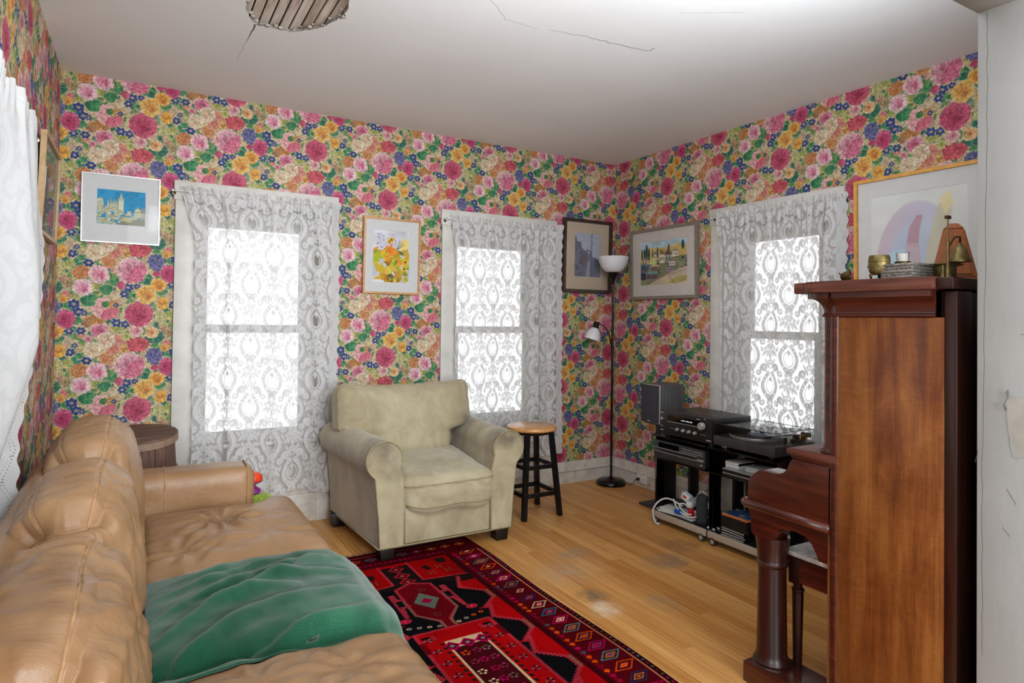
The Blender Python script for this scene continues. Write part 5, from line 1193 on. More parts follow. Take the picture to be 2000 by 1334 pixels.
for x, y, zz in ((-2.320, -.885, .0095), (-1.605, -.885, 0), (-2.395, -.185, 0), (-1.53, -.185, 0)):
    obj('leg', B().prism([(x - .036, zz), (x + .036, zz), (x + .045, .085), (x - .045, .085)], 'y', y - .04, y + .04, .004), M['chair_leg'], ch)
# ---------------------------------------------------------------- bar stool
st = thing('bar_stool', 'small stool with round pine seat and black legs right of the armchair', 'stool', (-1.165, -.545, 0)); cx, cyy = -1.165, -.545
obj('seat', B().lathe((cx, cyy, .570), [(0, 0), (.160, 0), (.170, .005), (.174, .014), (.171, .024), (.160, .030), (0, .032)], 40), M['pine'], st, smooth=50)
obj('seat_ring', B().lathe((cx, cyy, .545), [(0, 0), (.118, 0), (.128, .026), (0, .026)], 32), M['black_wood'], st)
tp, bt = .095, .142
for sx in (-1, 1):
    for sy in (-1, 1):
        a = Vector((cx + sx * tp, cyy + sy * tp, .560)); c = Vector((cx + sx * bt, cyy + sy * bt, 0)); w = .0165
        b = B(); v = [b.bm.verts.new(p + Vector((ux * w, uy * w, 0))) for p in (a, c) for ux, uy in ((-1, -1), (1, -1), (1, 1), (-1, 1))]
        for f in ((0, 1, 2, 3), (7, 6, 5, 4), (0, 4, 5, 1), (1, 5, 6, 2), (2, 6, 7, 3), (3, 7, 4, 0)): b.bm.faces.new([v[i] for i in f])
        bmesh.ops.recalc_face_normals(b.bm, faces=b.bm.faces[:]); bmesh.ops.bevel(b.bm, geom=b.bm.edges[:], offset=.003, segments=2, affect='EDGES'); obj('leg', b, M['black_wood'], st)
for z in (.335, .155):
    q = tp + (bt - tp) * (1 - z / .56)
    for sgn in (-1, 1):
        obj('rung', B().box(cx - q, cyy + sgn * q - .010, z - .014, cx + q, cyy + sgn * q + .010, z + .014, .002), M['black_wood'], st); obj('rung', B().box(cx + sgn * q - .010, cyy - q, z - .014, cx + sgn * q + .010, cyy + q, z + .014, .002), M['black_wood'], st)
# ---------------------------------------------------------------- floor lamp
lx, ly = -.182, -.200; lp = thing('floor_lamp', 'black floor lamp with white bowl shade and small reading arm in the corner', 'lamp', (lx, ly, 0)); BM_ = M['black_metal']
obj('lamp_base', B().lathe((lx, ly, 0), [(0, 0), (.118, 0), (.121, .008), (.119, .022), (.105, .036), (.070, .042), (.03, .046), (.014, .060), (0, .060)], 40), BM_, lp, smooth=60)
obj('pole', B().cyl((lx, ly, .05), (lx, ly, 1.66), .0095, n=16), BM_, lp)
for z in (.62, 1.16): obj('pole_joint', B().cyl((lx, ly, z), (lx, ly, z + .02), .0112), BM_, lp)
obj('shade_holder', B().lathe((lx, ly, 1.62), [(.012, 0), (.015, .03), (.026, .06), (.048, .093), (.050, .098), (0, .098)], 28), BM_, lp, smooth=60)
obj('lamp_shade', B().lathe((lx, ly, 1.715), [(0, 0), (.045, .001), (.075, .018), (.100, .050), (.118, .092), (.126, .130), (.122, .130), (.114, .092), (.096, .052), (.072, .022), (.040, .006), (0, .005)], 40), M['frosted'], lp, smooth=60)
dl = Vector((-.863, .505, 0)); p0 = Vector((lx, ly, 1.105))
ap = [p0, p0 + dl * .02 + Vector((0, 0, .02))] + [p0 + dl * (.02 + .085 * math.sin(a)) + Vector((0, 0, .02 + .165 * (1 - math.cos(a)) / 1.0 * .5 + .06 * math.sin(a))) for a in np.linspace(.2, PI * .86, 14)]
ap = [p0 + Vector((0, 0, 0))] + [p0 + dl * d + Vector((0, 0, z)) for d, z in ((.012, .03), (.018, .07), (.030, .115), (.050, .150), (.078, .178), (.105, .190), (.125, .192))]
obj('reading_arm', B().tube(ap, .0055, 8), BM_, lp, smooth=180); obj('arm_clamp', B().cyl(p0 - Vector((0, 0, .012)), p0 + Vector((0, 0, .018)), .014), BM_, lp)
ax_ = (dl * .28 + Vector((0, 0, -1))).normalized(); hc = p0 + dl * .128 + Vector((0, 0, .205))
rs = obj('reading_shade', B().lathe(hc + ax_ * .045, [(.022, 0), (.036, .012), (.052, .036), (.064, .068), (.070, .098), (.067, .098), (.060, .068), (.048, .038), (.030, .012), (0, .008)], 30, ax_, wob=lambda a, k: 1 + (.05 * math.cos(a * 5) if 3 < k < 7 else 0)), M['frosted'], lp, smooth=60)
obj('socket', B().lathe(hc - ax_ * .006, [(0, 0), (.018, 0), (.024, .005), (.024, .048), (.026, .052), (0, .052)], 24, ax_), BM_, lp, smooth=50)
obj('rotary_switch', B().cyl(hc - ax_ * .018, hc - ax_ * .004, .004), M['chrome'], lp)
cord = [(lx + .10, ly - .05, .012), (lx + .11, ly - .10, .006), (lx + .115, ly - .14, .02), (-.078, ly - .17, .058), (-.085, -.398, .071)]
cc = obj('cord', B().tube([Vector(cord[0]).lerp(Vector(cord[1]), .3)] + [Vector(p) for p in cord], .0026, 6), M['black_plastic'], lp, smooth=180); obj('plug', B().box(-.090, -.412, .062, -.0638, -.392, .082, .004), M['black_plastic'], lp)
# ---------------------------------------------------------------- stave barrel, crate and toy behind the sofa arm
bx, by = -3.505, -.315; br = thing('stave_barrel', 'weathered wooden stave barrel with a warped lid behind the sofa arm', 'barrel', (bx, by, 0))
ns = 17; R = random.Random(2)
rad = lambda z: .188 - .0 * z + .016 * math.sin(min(1, max(0, z / .64)) * PI) - .012
for k in range(ns):
    a0, a1 = (k + .02) / ns * 2 * PI, (k + .98) / ns * 2 * PI; b = B(); zs = np.linspace(.0, .665, 9); rows = []; off = R.uniform(-.0015, .0015)
    for z in zs: rows.append([b.bm.verts.new((bx + (rad(z) + off - dr) * math.cos(a), by + (rad(z) + off - dr) * math.sin(a), z)) for a, dr in ((a0, 0), ((a0 + a1) / 2, -.001), (a1, 0), (a1, .010), (a0, .010))])
    for r0, r1 in zip(rows[:-1], rows[1:]):
        for i in range(5): b.bm.faces.new((r0[i], r0[(i + 1) % 5], r1[(i + 1) % 5], r1[i]))
    b.bm.faces.new(rows[0][::-1]); b.bm.faces.new(rows[-1]); bmesh.ops.recalc_face_normals(b.bm, faces=b.bm.faces[:]); obj('stave', b, M['barrel'], br, smooth=30)
for z, w in ((.470, .036), (.13, .034)):
    obj('hoop', B().lathe((bx, by, z), [(rad(z) + .0005, 0), (rad(z) + .009, 0), (rad(z + w) + .009, w), (rad(z + w) + .0005, w)], 44), M['hoop'], br, smooth=40)
lid = thing('barrel_lid', 'round warped plank lid resting tilted on the stave barrel', 'lid', (bx, by, .682), (math.radians(-0), 0, 0)); lid.rotation_euler = (math.radians(7), math.radians(-1.5), 0)
wds = [-.188, -.105, -.02, .065, .125, .188]
for k in range(5):
    y0_, y1_ = wds[k] + .0012, wds[k + 1] - .0012; b = B(); n = 14; lo, hi = [], []
    def half(y): return math.sqrt(max(1e-4, .1885 ** 2 - y * y))
    top = []
    for i in range(n + 1):
        row = []
        for y in (y0_, (y0_ + y1_) / 2, y1_):
            x = -half(y) + 2 * half(y) * i / n; zz = .004 * math.sin(x * 9 + k) + (.030 * max(0, -x / .188) ** 2 * (k == 3) + .016 * max(0, -x / .188) ** 2 * (k == 2)); row.append((x, y, zz))
        top.append(row)
    T_ = [[b.bm.verts.new((x, y, z + .010)) for x, y, z in r] for r in top]; D_ = [[b.bm.verts.new((x, y, z)) for x, y, z in r] for r in top]
    for i in range(n):
        for j in range(2): b.bm.faces.new((T_[i][j], T_[i + 1][j], T_[i + 1][j + 1], T_[i][j + 1])); b.bm.faces.new((D_[i][j + 1], D_[i + 1][j + 1], D_[i + 1][j], D_[i][j]))
        b.bm.faces.new((D_[i][0], D_[i + 1][0], T_[i + 1][0], T_[i][0])); b.bm.faces.new((T_[i][2], T_[i + 1][2], D_[i + 1][2], D_[i][2]))
    for i in (0, n):
        for j in range(2): b.bm.faces.new((D_[i][j], D_[i][j + 1], T_[i][j + 1], T_[i][j]))
    bmesh.ops.recalc_face_normals(b.bm, faces=b.bm.faces[:]); obj('plank', b, M['barrel_lid'], lid, smooth=30, local=True)
obj('rim_hoop', B().lathe((0, 0, -.034), [(.186, 0), (.194, 0), (.1945, .036), (.1865, .036)], 44, wob=lambda a, k: 1 + .004 * math.sin(a * 3)), M['hoop'], lid, smooth=40, local=True)
tx, ty = -2.985, -.62
cr = thing('wooden_crate', 'dark low wooden crate on the floor behind the sofa arm', 'crate', (tx, ty, 0))
for i in range(4):
    z = .01 + i * .071; obj('slat', B().box(tx - .10, ty - .15, z, tx + .10, ty - .138, z + .064, .002), M['crate'], cr); obj('slat', B().box(tx - .10, ty + .138, z, tx + .10, ty + .15, z + .064, .002), M['crate'], cr)
    obj('slat', B().box(tx + .09, ty - .138, z, tx + .10, ty + .138, z + .064, .002), M['crate'], cr); obj('slat', B().box(tx - .10, ty - .138, z, tx - .09, ty + .138, z + .064, .002), M['crate'], cr)
obj('crate_lid', B().box(tx - .10, ty - .15, .294, tx + .10, ty + .15, .304, .002), M['crate'], cr)
pt = Vector((tx + .045, ty - .03, .342))
ps = thing('plush_toy', 'lime green fuzzy plush toy tucked between the sofa arm and seat', 'plush toy', (pt.x, pt.y, .306))
fz = lambda p, n, q: p + n * (.006 * noise.noise(p * 70) + .004 * noise.noise(p * 160))
obj('body', B().rbox(pt, (.066, .05, .036), .036, 22, fz), M['plush'], ps, smooth=180); obj('head', B().rbox(pt + Vector((.012, -.055, -.010)), (.042, .034, .027), .027, 18, fz), M['plush'], ps, smooth=180)
qt = Vector((tx + .010, ty - .012, .380))
ty_ = thing('plastic_toy', 'orange and purple plastic toy on top of the green plush', 'toy', (qt.x, qt.y, .376))
obj('purple_body', B().lathe(qt + Vector((0, 0, -.004)), [(0, 0), (.036, .002), (.046, .014), (.040, .030), (.020, .042), (.018, .056), (.050, .066), (.052, .072), (0, .072)], 28), M['toy_purple'], ty_, smooth=60)
obj('orange_cap', B().lathe(qt + Vector((0, 0, .068)), [(.050, 0), (.054, .008), (.050, .028), (.036, .042), (0, .050)], 30, wob=lambda a, k: 1 + .03 * math.cos(a * 9)), M['toy_red'], ty_, smooth=60)
# ---------------------------------------------------------------- hi-fi racks
BP, BG = M['black_plastic'], M['black_gloss']
def rack(y0, y1, label, solid_back):
    t = thing('media_rack', label, 'rack', (-.35, (y0 + y1) / 2, 0), group=None); xf, xb = -.555, -.165   # y0 = far end (larger y)
    a, c = y1, y0
    obj('top_shelf', B().box(xf - .012, a, .570, xb, c, .582, .002), BG, t)
    obj('middle_shelf', B().box(xf, a + .004, .422, xb, c - .004, .432, .002), BG, t)
    obj('base_tray', B().box(xf + .006, a + .002, .046, xb, c - .002, .080, .002), BP, t)
    obj('front_bar', B().box(xf - .004, a, .040, xf + .006, c, .080, .001), M['champagne'], t); obj('side_bar', B().box(xf - .004, c - .001, .040, xb, c + .002, .080), M['champagne'], t)
    for x in (xf + .004, xb - .035):
        for y in (a + .035, c - .035):
            w = obj('caster', B().lathe((x - .009, y, .0235), [(0, 0), (.0225, 0), (.0235, .003), (.0235, .015), (.0225, .018), (0, .018)], 24, (1, 0, 0)), M['charcoal'], t, smooth=40); obj('caster_hub', B().cyl((x - .0112, y, .0235), (x + .0105, y, .0235), .013, n=18), M['chrome'], w); obj('caster_fork', B().box(x - .006, y - .012, .044, x + .006, y + .012, .0475, .002), BP, w)
    for y in (a + .030, c - .055):   # black columns carrying the shelves
        obj('column', B().box(xb - .10, y, .080, xb - .02, y + .025, .570, .003), BP, t)
    for y in (a + .002, c - .007):
        obj('glass_panel', B().box(xf + .03, y, .082, xf + .10, y + .005, .570), M['smoked'], t, smooth=0)
    for y in (a + .012, c - .012):
        for x in (xf + .035, xf + .075): obj('panel_clip', B().lathe((x, y, .080), [(0, .012), (.006, .011), (.008, .006), (.008, 0)], 12), M['chrome'], t, smooth=60)
    if solid_back: obj('back_panel', B().box(xb - .012, a + .01, .080, xb - .004, c - .01, .570), BP, t)
    return t
rack(-1.085, -1.545, 'black glass media rack carrying the receiver, with cables on its base', False)
rack(-1.562, -2.020, 'black glass media rack carrying the turntable, with cases on its base', True)
# speaker and its stand
t = thing('speaker_stand', 'black speaker stand with a flat plate base at the left end of the racks', 'speaker stand', (-.21, -.85, 0))
obj('base_plate', B().box(-.372, -.948, .004, -.04, -.742, .018, .006), M['charcoal'], t); obj('column', B().box(-.285, -.868, .018, -.125, -.818, .582, .004), BP, t); obj('top_plate', B().box(-.30, -.885, .582, -.11, -.72, .592, .002), BP, t)
obj('spec_sticker', B().box(-.2858, -.852, .20, -.2862, -.832, .34), M['white_print'], t, smooth=0)
t = thing('bookshelf_speaker', 'black ash bookshelf speaker with a dark cloth grille beside the receiver', 'speaker', (-.21, -.805, .593))
obj('cabinet', B().box(-.312, -.897, .593, -.085, -.713, .870, .002), M['ash_vinyl'], t); obj('baffle', B().box(-.320, -.897, .593, -.312, -.713, .870, .001), M['champagne'], t); obj('grille', B().box(-.334, -.891, .598, -.320, -.716, .866, .004), M['grille'], t)
obj('badge', B().box(-.3348, -.815, .608, -.3356, -.788, .614), M['silver'], t, smooth=0)
# receiver
xf = -.560; t = thing('stereo_receiver', 'black stereo receiver with a big silver volume knob on the left rack', 'receiver', (-.38, -1.372, .582))
y0, y1 = -1.152, -1.592
obj('case', B().box(xf + .012, y1 + .002, .597, -.215, y0 - .002, .744, .002), M['charcoal'], t); obj('front_panel', B().box(xf, y1, .596, xf + .012, y0, .745, .003), BP, t)
obj('display', B().box(xf - .001, -1.50, .690, xf + .003, -1.225, .722), BG, t)
for k, y in enumerate((-1.345, -1.357, -1.366, -1.381, -1.390, -1.399, -1.408, -1.420, -1.430)): obj('display_segment', B().box(xf - .0016, y - .003, .700, xf - .0009, y + .003, .707 - (k % 3 == 0) * .002), M['glow'], t, smooth=0)
obj('trim_line', B().box(xf - .002, -1.535, .6815, xf, -1.222, .6845), M['silver'], t)
vk = obj('volume_knob', B().lathe((xf, -1.519, .695), [(0, .026), (.020, .026), (.0225, .023), (.0235, .0), (0, 0)], 36, (-1, 0, 0)), M['chrome'], t, smooth=40); obj('knob_skirt', B().lathe((xf, -1.519, .695), [(.030, 0), (.030, .003), (0, .003)], 32, (-1, 0, 0)), BG, vk)
for y in (-1.312, -1.362, -1.411, -1.460): obj('tone_knob', B().lathe((xf, y, .643), [(0, .016), (.0085, .016), (.0100, .013), (.0105, 0), (0, 0)], 20, (-1, 0, 0)), M['silver'], t, smooth=40)
obj('power_button', B().lathe((xf, -1.172, .694), [(0, .006), (.0085, .006), (.0105, .002), (.0105, 0)], 20, (-1, 0, 0)), M['silver'], t); obj('headphone_jack', B().lathe((xf, -1.172, .648), [(.003, .002), (.006, .002), (.006, 0)], 14, (-1, 0, 0)), M['silver'], t)
for y in (-1.252, -1.272, -1.505, -1.520, -1.535): obj('small_button', B().box(xf - .002, y - .004, .6405, xf, y + .004, .6435), M['silver'], t)
for y, z, w in ((-1.170, .733, .030), (-1.172, .622, .022), (-1.565, .614, .036), (-1.475, .730, .012), (-1.49, .730, .010), (-1.535, .738, .010)): obj('panel_lettering', B().box(xf - .0006, y - w / 2, z - .0018, xf, y + w / 2, z + .0018), M['white_print'], t, smooth=0)
for k in range(14):
    for j in range(2): obj('vent_slot', B().box(-.46 + j * .10, -1.20 - k * .025 - .008, .7438, -.38 + j * .10, -1.20 - k * .025, .7446), BG, t, smooth=0)
for y in (y0 - .04, y1 + .04):
    for x in (-.52, -.25): obj('foot', B().cyl((x, y, .582), (x, y, .598), .018), BP, t)
# disc player under the left shelf
y0, y1 = -1.098, -1.532; t = thing('disc_player', 'black disc player with two silver stripes under the receiver', 'player', (-.38, -1.315, .432))
obj('case', B().box(-.545, y1 + .002, .438, -.22, y0 - .002, .545, .002), BP, t); obj('front_panel', B().box(xf + .002, y1, .436, -.545, y0, .546, .002), M['charcoal'], t); obj('display_window', B().box(xf + .001, -1.32, .503, xf + .004, -1.14, .536), BG, t)
for z in (.498, .474): obj('stripe', B().box(xf, -1.47, z, xf + .003, y0 - .005, z + .004), M['silver'], t)
obj('disc_tray', B().box(xf + .0005, -1.455, .478, xf + .003, -1.15, .496, .001), BP, t)
for r in range(2):
    for k in range(10): obj('key_button', B().box(xf - .0005, -1.345 - k * .018 - .011, .510 + r * .015, xf + .003, -1.345 - k * .018, .515 + r * .015), M['silver'] if k % 3 else M['steel_strip'], t, smooth=0)
obj('play_button', B().box(xf - .001, -1.525, .477, xf + .003, -1.475, .487), M['silver'], t); obj('jog_knob', B().cyl((xf + .003, -1.510, .455), (xf - .006, -1.510, .455), .006), M['silver'], t)
for y in (y0 - .05, y1 + .05): obj('foot', B().cyl((-.50, y, .432), (-.50, y, .439), .018), BP, t)
# turntable
y0, y1 = -1.600, -2.022; xb = -.215; t = thing('turntable', 'black turntable under a clear dust cover on the right rack', 'turntable', (-.38, -1.81, .582))
obj('plinth', B().box(xf, y1, .600, xb, y0, .655, .004), M['charcoal'], t)
for y in (y0 - .05, y1 + .05):
    for x in (xf + .05, xb - .05): obj('foot', B().cyl((x, y, .582), (x, y, .601), .022), BP, t); 
obj('foot_band', B().cyl((xf + .05, y0 - .05, .590), (xf + .05, y0 - .05, .600), .0235), M['chrome'], t)
pc = (-.395, -1.775, .655); obj('platter', B().lathe(pc, [(0, 0), (.150, 0), (.152, .004), (.152, .014), (.150, .017), (0, .017)], 56), M['silver'], t, smooth=40)
rc = obj('record', B().lathe((pc[0], pc[1], .6725), [(0, 0), (.148, 0), (.150, .001), (.148, .002), (0, .002)], 56), M['vinyl'], t, smooth=40); obj('record_label', B().lathe((pc[0], pc[1], .6746), [(.05, 0), (.05, .0004), (0, .0004)], 32), M['record_label'], rc); obj('spindle', B().cyl((pc[0], pc[1], .674), (pc[0], pc[1], .686), .003), M['chrome'], rc)
ta = obj('tonearm_base', B().lathe((-.30, -1.965, .655), [(0, 0), (.030, 0), (.030, .012), (.018, .016), (.018, .040), (0, .040)], 28), BP, t, smooth=40)
obj('tonearm', B().tube([(-.255, -1.985, .692), (-.30, -1.965, .694), (-.40, -1.935, .692), (-.475, -1.925, .690)], .0042, 8), M['silver'], ta); obj('counterweight', B().cyl((-.255, -1.985, .692), (-.225, -1.998, .692), .014), BP, ta); obj('headshell', B().box(-.515, -1.935, .683, -.470, -1.915, .692, .002), BP, ta); obj('arm_rest', B().box(-.42, -1.985, .655, -.405, -1.970, .690, .002), BP, ta)
b = B(); X0, X1, Y0, Y1, Z0, Z1 = xf + .003, xb - .003, y1 + .002, y0 - .002, .657, .728; th = .003
b.box(X0, Y0, Z1 - th, X1, Y1, Z1); b.box(X0, Y0, Z0, X0 + th, Y1, Z1 - th); b.box(X1 - th, Y0, Z0, X1, Y1, Z1 - th); b.box(X0 + th, Y0, Z0, X1 - th, Y0 + th, Z1 - th); b.box(X0 + th, Y1 - th, Z0, X1 - th, Y1, Z1 - th)
bmesh.ops.remove_doubles(b.bm, verts=b.bm.verts[:], dist=.0031); dc = obj('dust_cover', b, M['cover'], t, smooth=0)
for y in (Y0 + .07, Y1 - .07): obj('hinge', B().box(X1 - .001, y - .015, .640, X1 + .010, y + .015, .70, .003), BP, dc)
obj('cover_edge', B().tube([(X0, Y0, Z1), (X0, Y1, Z1), (X1, Y1, Z1), (X1, Y0, Z1)], .0016, 6, closed=True), BP, dc)
# bits on the left rack's base
t = thing('portable_speaker', 'dark cylindrical portable speaker standing on the left rack base', 'speaker', (-.485, -1.448, .080)); obj('body', B().lathe((-.485, -1.448, .080), [(0, 0), (.030, 0), (.034, .004), (.035, .02), (.035, .155), (.033, .168), (.026, .173), (.018, .165), (0, .165)], 32), plain('slate_mesh', (.17, .18, .19), .85, var=.03, scale=200), t, smooth=50); obj('logo', B().box(-.5215, -1.440, .118, -.5195, -1.432, .128), plain('orange_print', (.82, .45, .2), .5), t, smooth=0)
t = thing('adapter_stack', 'white and grey plug-in adapter perched on the cable tangle', 'adapter', (-.43, -1.315, .20)); 
rot = Matrix.Translation((-.44, -1.310, .185)) @ Matrix.Rotation(math.radians(28), 4, 'X') @ Matrix.Rotation(math.radians(12), 4, 'Z')
obj('white_half', B().box(-.025, .0, -.022, .020, .058, .022, .005, mat=rot), M['white_plastic'], t); obj('grey_half', B().box(-.023, -.050, -.021, .018, .0, .021, .005, mat=rot), M['steel_strip'], t); obj('red_label', B().box(-.0258, .020, -.002, -.0248, .045, .012, mat=rot), M['red_plastic'], t, smooth=0)
for y in (-.010, .010): obj('prong', B().box(-.01, .058, y - .004, .004, .072, y + .004, mat=rot), M['chrome'], t)
R = random.Random(9)
t = thing('paper_pile', 'loose papers and magazines under the cables on the left rack base', 'papers', (-.43, -1.22, .080))
for k in range(5):
    a = R.uniform(-.25, .25); m = Matrix.Translation((-.43 + R.uniform(-.02, .02), -1.245 + R.uniform(-.04, .04), .0815 + k * .004)) @ Matrix.Rotation(a, 4, 'Z'); obj('sheet', B().box(-.085, -.125, 0, .085, .125, .003, mat=m), M['paper'] if k % 2 == 0 else M['white_plastic'], t, smooth=0)
def cable(name, label, pts, r, mat, cat='cable'):
    P = [Vector(p) for p in pts]; out = []
    for i in range(len(P) - 1):
        p0, p1, p2, p3 = P[max(i - 1, 0)], P[i], P[i + 1], P[min(i + 2, len(P) - 1)]
        for k in range(8):
            q = k / 8; out.append(.5 * ((2 * p1) + (p2 - p0) * q + (2 * p0 - 5 * p1 + 4 * p2 - p3) * q * q + (3 * p1 - p0 - 3 * p2 + p3) * q ** 3))
    out.append(P[-1]); o = obj(name, B().tube(out, r, 8), mat, None, smooth=180); tag(o, label, cat); return o
cable('white_cable', 'white cable looping over the left rack base and down its front corner', [(-.44, -1.24, .125), (-.47, -1.15, .155), (-.52, -1.115, .14), (-.566, -1.108, .095), (-.570, -1.110, .05), (-.575, -1.135, .012), (-.56, -1.16, .006)], .0055, M['white_plastic'])
cable('white_cable', 'thick white cable arching high behind the portable speaker', [(-.40, -1.30, .16), (-.40, -1.34, .225), (-.41, -1.385, .25), (-.43, -1.43, .245), (-.452, -1.462, .215), (-.455, -1.475, .17)], .0046, M['white_plastic'])
cable('white_cable', 'coiled white cable lying on the papers of the left rack', [(-.50, -1.22, .175), (-.52, -1.27, .135), (-.525, -1.34, .108), (-.515, -1.405, .108), (-.48, -1.405, .125), (-.485, -1.35, .15), (-.495, -1.30, .165), (-.51, -1.28, .15), (-.52, -1.34, .12), (-.515, -1.39, .12)], .0045, M['white_plastic'])
cable('black_cable', 'tangled black cable behind the adapter on the left rack', [(-.40, -1.13, .11), (-.44, -1.17, .15), (-.42, -1.22, .13), (-.38, -1.27, .16), (-.36, -1.33, .20), (-.38, -1.39, .22), (-.40, -1.42, .16), (-.36, -1.37, .12), (-.37, -1.30, .11), (-.42, -1.20, .115), (-.45, -1.14, .12)], .006, BP)
t = thing('blue_charger', 'small blue plastic charger among the cables', 'charger', (-.51, -1.285, .10)); obj('body', B().box(-.535, -1.31, .098, -.495, -1.255, .128, .010), M['blue_plastic'], t)
t = thing('red_plug', 'red and white plug standing in the cable tangle', 'plug', (-.49, -1.365, .10)); obj('red_part', B().box(-.510, -1.385, .10, -.480, -1.355, .150, .006), M['red_plastic'], t); obj('white_part', B().box(-.505, -1.37, .150, -.475, -1.33, .190, .008), M['white_plastic'], t)
t = thing('power_strip', 'black power strip at the far end of the left rack base', 'power strip', (-.30, -1.20, .081)); obj('body', B().box(-.335, -1.30, .0805, -.265, -1.115, .110, .006), BP, t); obj('white_plug', B().box(-.320, -1.165, .110, -.290, -1.135, .135, .005), M['white_plastic'], t)
cable('wall_wire', 'thin dark wire hanging on the wall behind the left rack', [(-.05, -1.225, .43), (-.06, -1.235, .30), (-.08, -1.20, .21), (-.10, -1.12, .15), (-.12, -1.06, .13)], .0022, BP)
# cases and discs in the right rack
R = random.Random(3)
def stack(x, y, z, n, w, d, h, mats, name, lab, grp):
    for k in range(n):
        a = R.uniform(-.06, .06); t = thing(name, lab(k), 'case', (x + R.uniform(-.006, .006), y + R.uniform(-.006, .006), z), (0, 0, a), grp); mt = mats(k)
        obj('cover', B().box(-w / 2, -d / 2, 0, w / 2, d / 2, h, .001), mt[0], t, local=True); obj('spine', B().box(-w / 2 - .0006, -d / 2 + .004, h * .25, -w / 2, d / 2 - .004, h * .75), mt[1], t, smooth=0, local=True); z += h + .0006
    return z
place = ('bottom', 'second', 'third', 'fourth', 'fifth', 'sixth')
zt = stack(-.475, -1.735, .080, 4, .15, .17, .0125, lambda k: (M['game_case'], M['steel_strip']), 'grey_case', lambda k: 'grey-edged flat case, %s from the bottom of the stack in the right rack' % place[k], 'flat cases at the foot of the stack')
zt = stack(-.470, -1.745, zt, 4, .15, .18, .016, lambda k: (M['game_case'], M['game_case']), 'dark_case', lambda k: 'dark case, %s of the black middle part of the right rack stack' % ('lowest', 'second', 'third', 'topmost')[k], 'dark cases in the middle of the stack')
t = thing('picture_case', 'blue and orange picture case on top of the stack in the right rack', 'case', (-.472, -1.745, zt)); bq = B(); bq.box(-.545, -1.835, zt, -.40, -1.655, zt + .014, .001); obj('case_body', bq, plain('orange_spine', (.72, .42, .24), .5), t); bq = B().grid(lambda u, v: Vector((-.544 + .143 * u, -1.834 + .178 * v, zt + .0146)), 1, 1, lambda u, v: (u, v)); obj('cover_print', bq, M['jacket'], t, smooth=0)
for k, (y, c, w) in enumerate(((-1.915, 'paper', 'white-spined'), (-1.935, 'game_case', 'black-spined'), (-1.953, 'paper', 'pale-spined'), (-1.975, 'game_case', 'dark-spined'))):
    t = thing('upright_case', 'upright %s case leaning in the right rack beside the piano arm, %s' % (w, ('leftmost', 'second', 'third', 'last')[k]), 'case', (-.46, y, .081), (math.radians(8), 0, 0)); obj('cover', B().box(-.075, -.007, 0, .075, .007, .12, .001), M[c], t, local=True); obj('spine', B().box(-.0757, -.005, .01, -.075, .005, .11), M['steel_strip'] if k % 2 else M['white_print'], t, smooth=0, local=True)
t = thing('white_box', 'white box on the middle shelf of the right rack', 'box', (-.42, -1.69, .432)); obj('carton', B().box(-.500, -1.735, .432, -.36, -1.640, .505, .002), M['white_plastic'], t); obj('lid_flap', B().box(-.501, -1.735, .488, -.36, -1.640, .506, .001), M['paper'], t)
t = thing('white_box', 'second white box further right on the middle shelf of the right rack', 'box', (-.40, -1.80, .432)); obj('carton', B().box(-.470, -1.850, .432, -.34, -1.760, .492, .002), M['white_plastic'], t); obj('lid_flap', B().box(-.471, -1.850, .478, -.34, -1.760, .493, .001), M['paper'], t)
t = thing('game_console', 'slim black console with silver edges on the middle shelf of the right rack', 'console', (-.52, -1.77, .432))
for z in (.432, .456): obj('deck', B().box(-.556, -1.90, z, -.505, -1.665, z + .016, .003), BP, t); obj('silver_edge', B().box(-.5575, -1.90, z + .0155, -.505, -1.665, z + .019, .001), M['silver'], t)
obj('rubber_foot', B().box(-.55, -1.88, .447, -.51, -1.68, .457), BP, t)
t = thing('black_device', 'black box with a rounded top behind the white boxes', 'device', (-.35, -1.60, .432)); obj('body', B().box(-.44, -1.635, .432, -.30, -1.585, .505, .006), BP, t)
for k in range(3): obj('ridge', B().box(-.4415, -1.628, .45 + k * .016, -.44, -1.592, .455 + k * .016), M['charcoal'], t)
# ---------------------------------------------------------------- upright piano
XE = -1.540; XR = -.075; pn = thing('upright_piano', 'mahogany upright piano with a moulded cornice and worn lid against the partition', 'piano', (-.80, -3.0, 0))
MV, MH, MX, MD, ML = M['mahogany_v'], M['mahogany_h'], M['mahogany_x'], M['mahogany_dark'], M['mahogany_lid']
for x, d in ((XE, .032), (XR - .032, .032)):
    obj('end_panel', B().box(x, -3.312, .06, x + d, -2.990, 1.345, .002), MV, pn)
obj('back_panel', B().box(XE + .032, -3.312, .08, XR - .032, -3.290, 1.42), MD, pn, smooth=0)
for k in range(5):
    x = XE + .004 + k * (XR - XE - .10) / 4; obj('back_post', B().box(x, -3.345, .06, x + .085, -3.312, 1.42, .003), MD, pn)
# front corner columns: two engaged half-rounds per end
for sg, xe in ((1, XE), (-1, XR)):
    for dx, y, r in ((.030, -2.955, .020),):
        c = obj('column', B().lathe((xe + sg * dx, y, .895), [(0, 0), (r + .012, 0), (r + .013, .006), (r + .010, .013), (r + .004, .016), (r, .030), (r, .43), (r + .002, .452), (0, .452)], 28), MH, pn, smooth=40)
    obj('corner_bead', B().cyl((xe + sg * .018, -2.985, .06), (xe + sg * .018, -2.985, 1.346), .0225, n=24), MH, pn, smooth=40)
    obj('lower_post', B().box(xe + sg * .0, -2.992, .06, xe + sg * .075, -2.962, .885, .006), MV, pn)
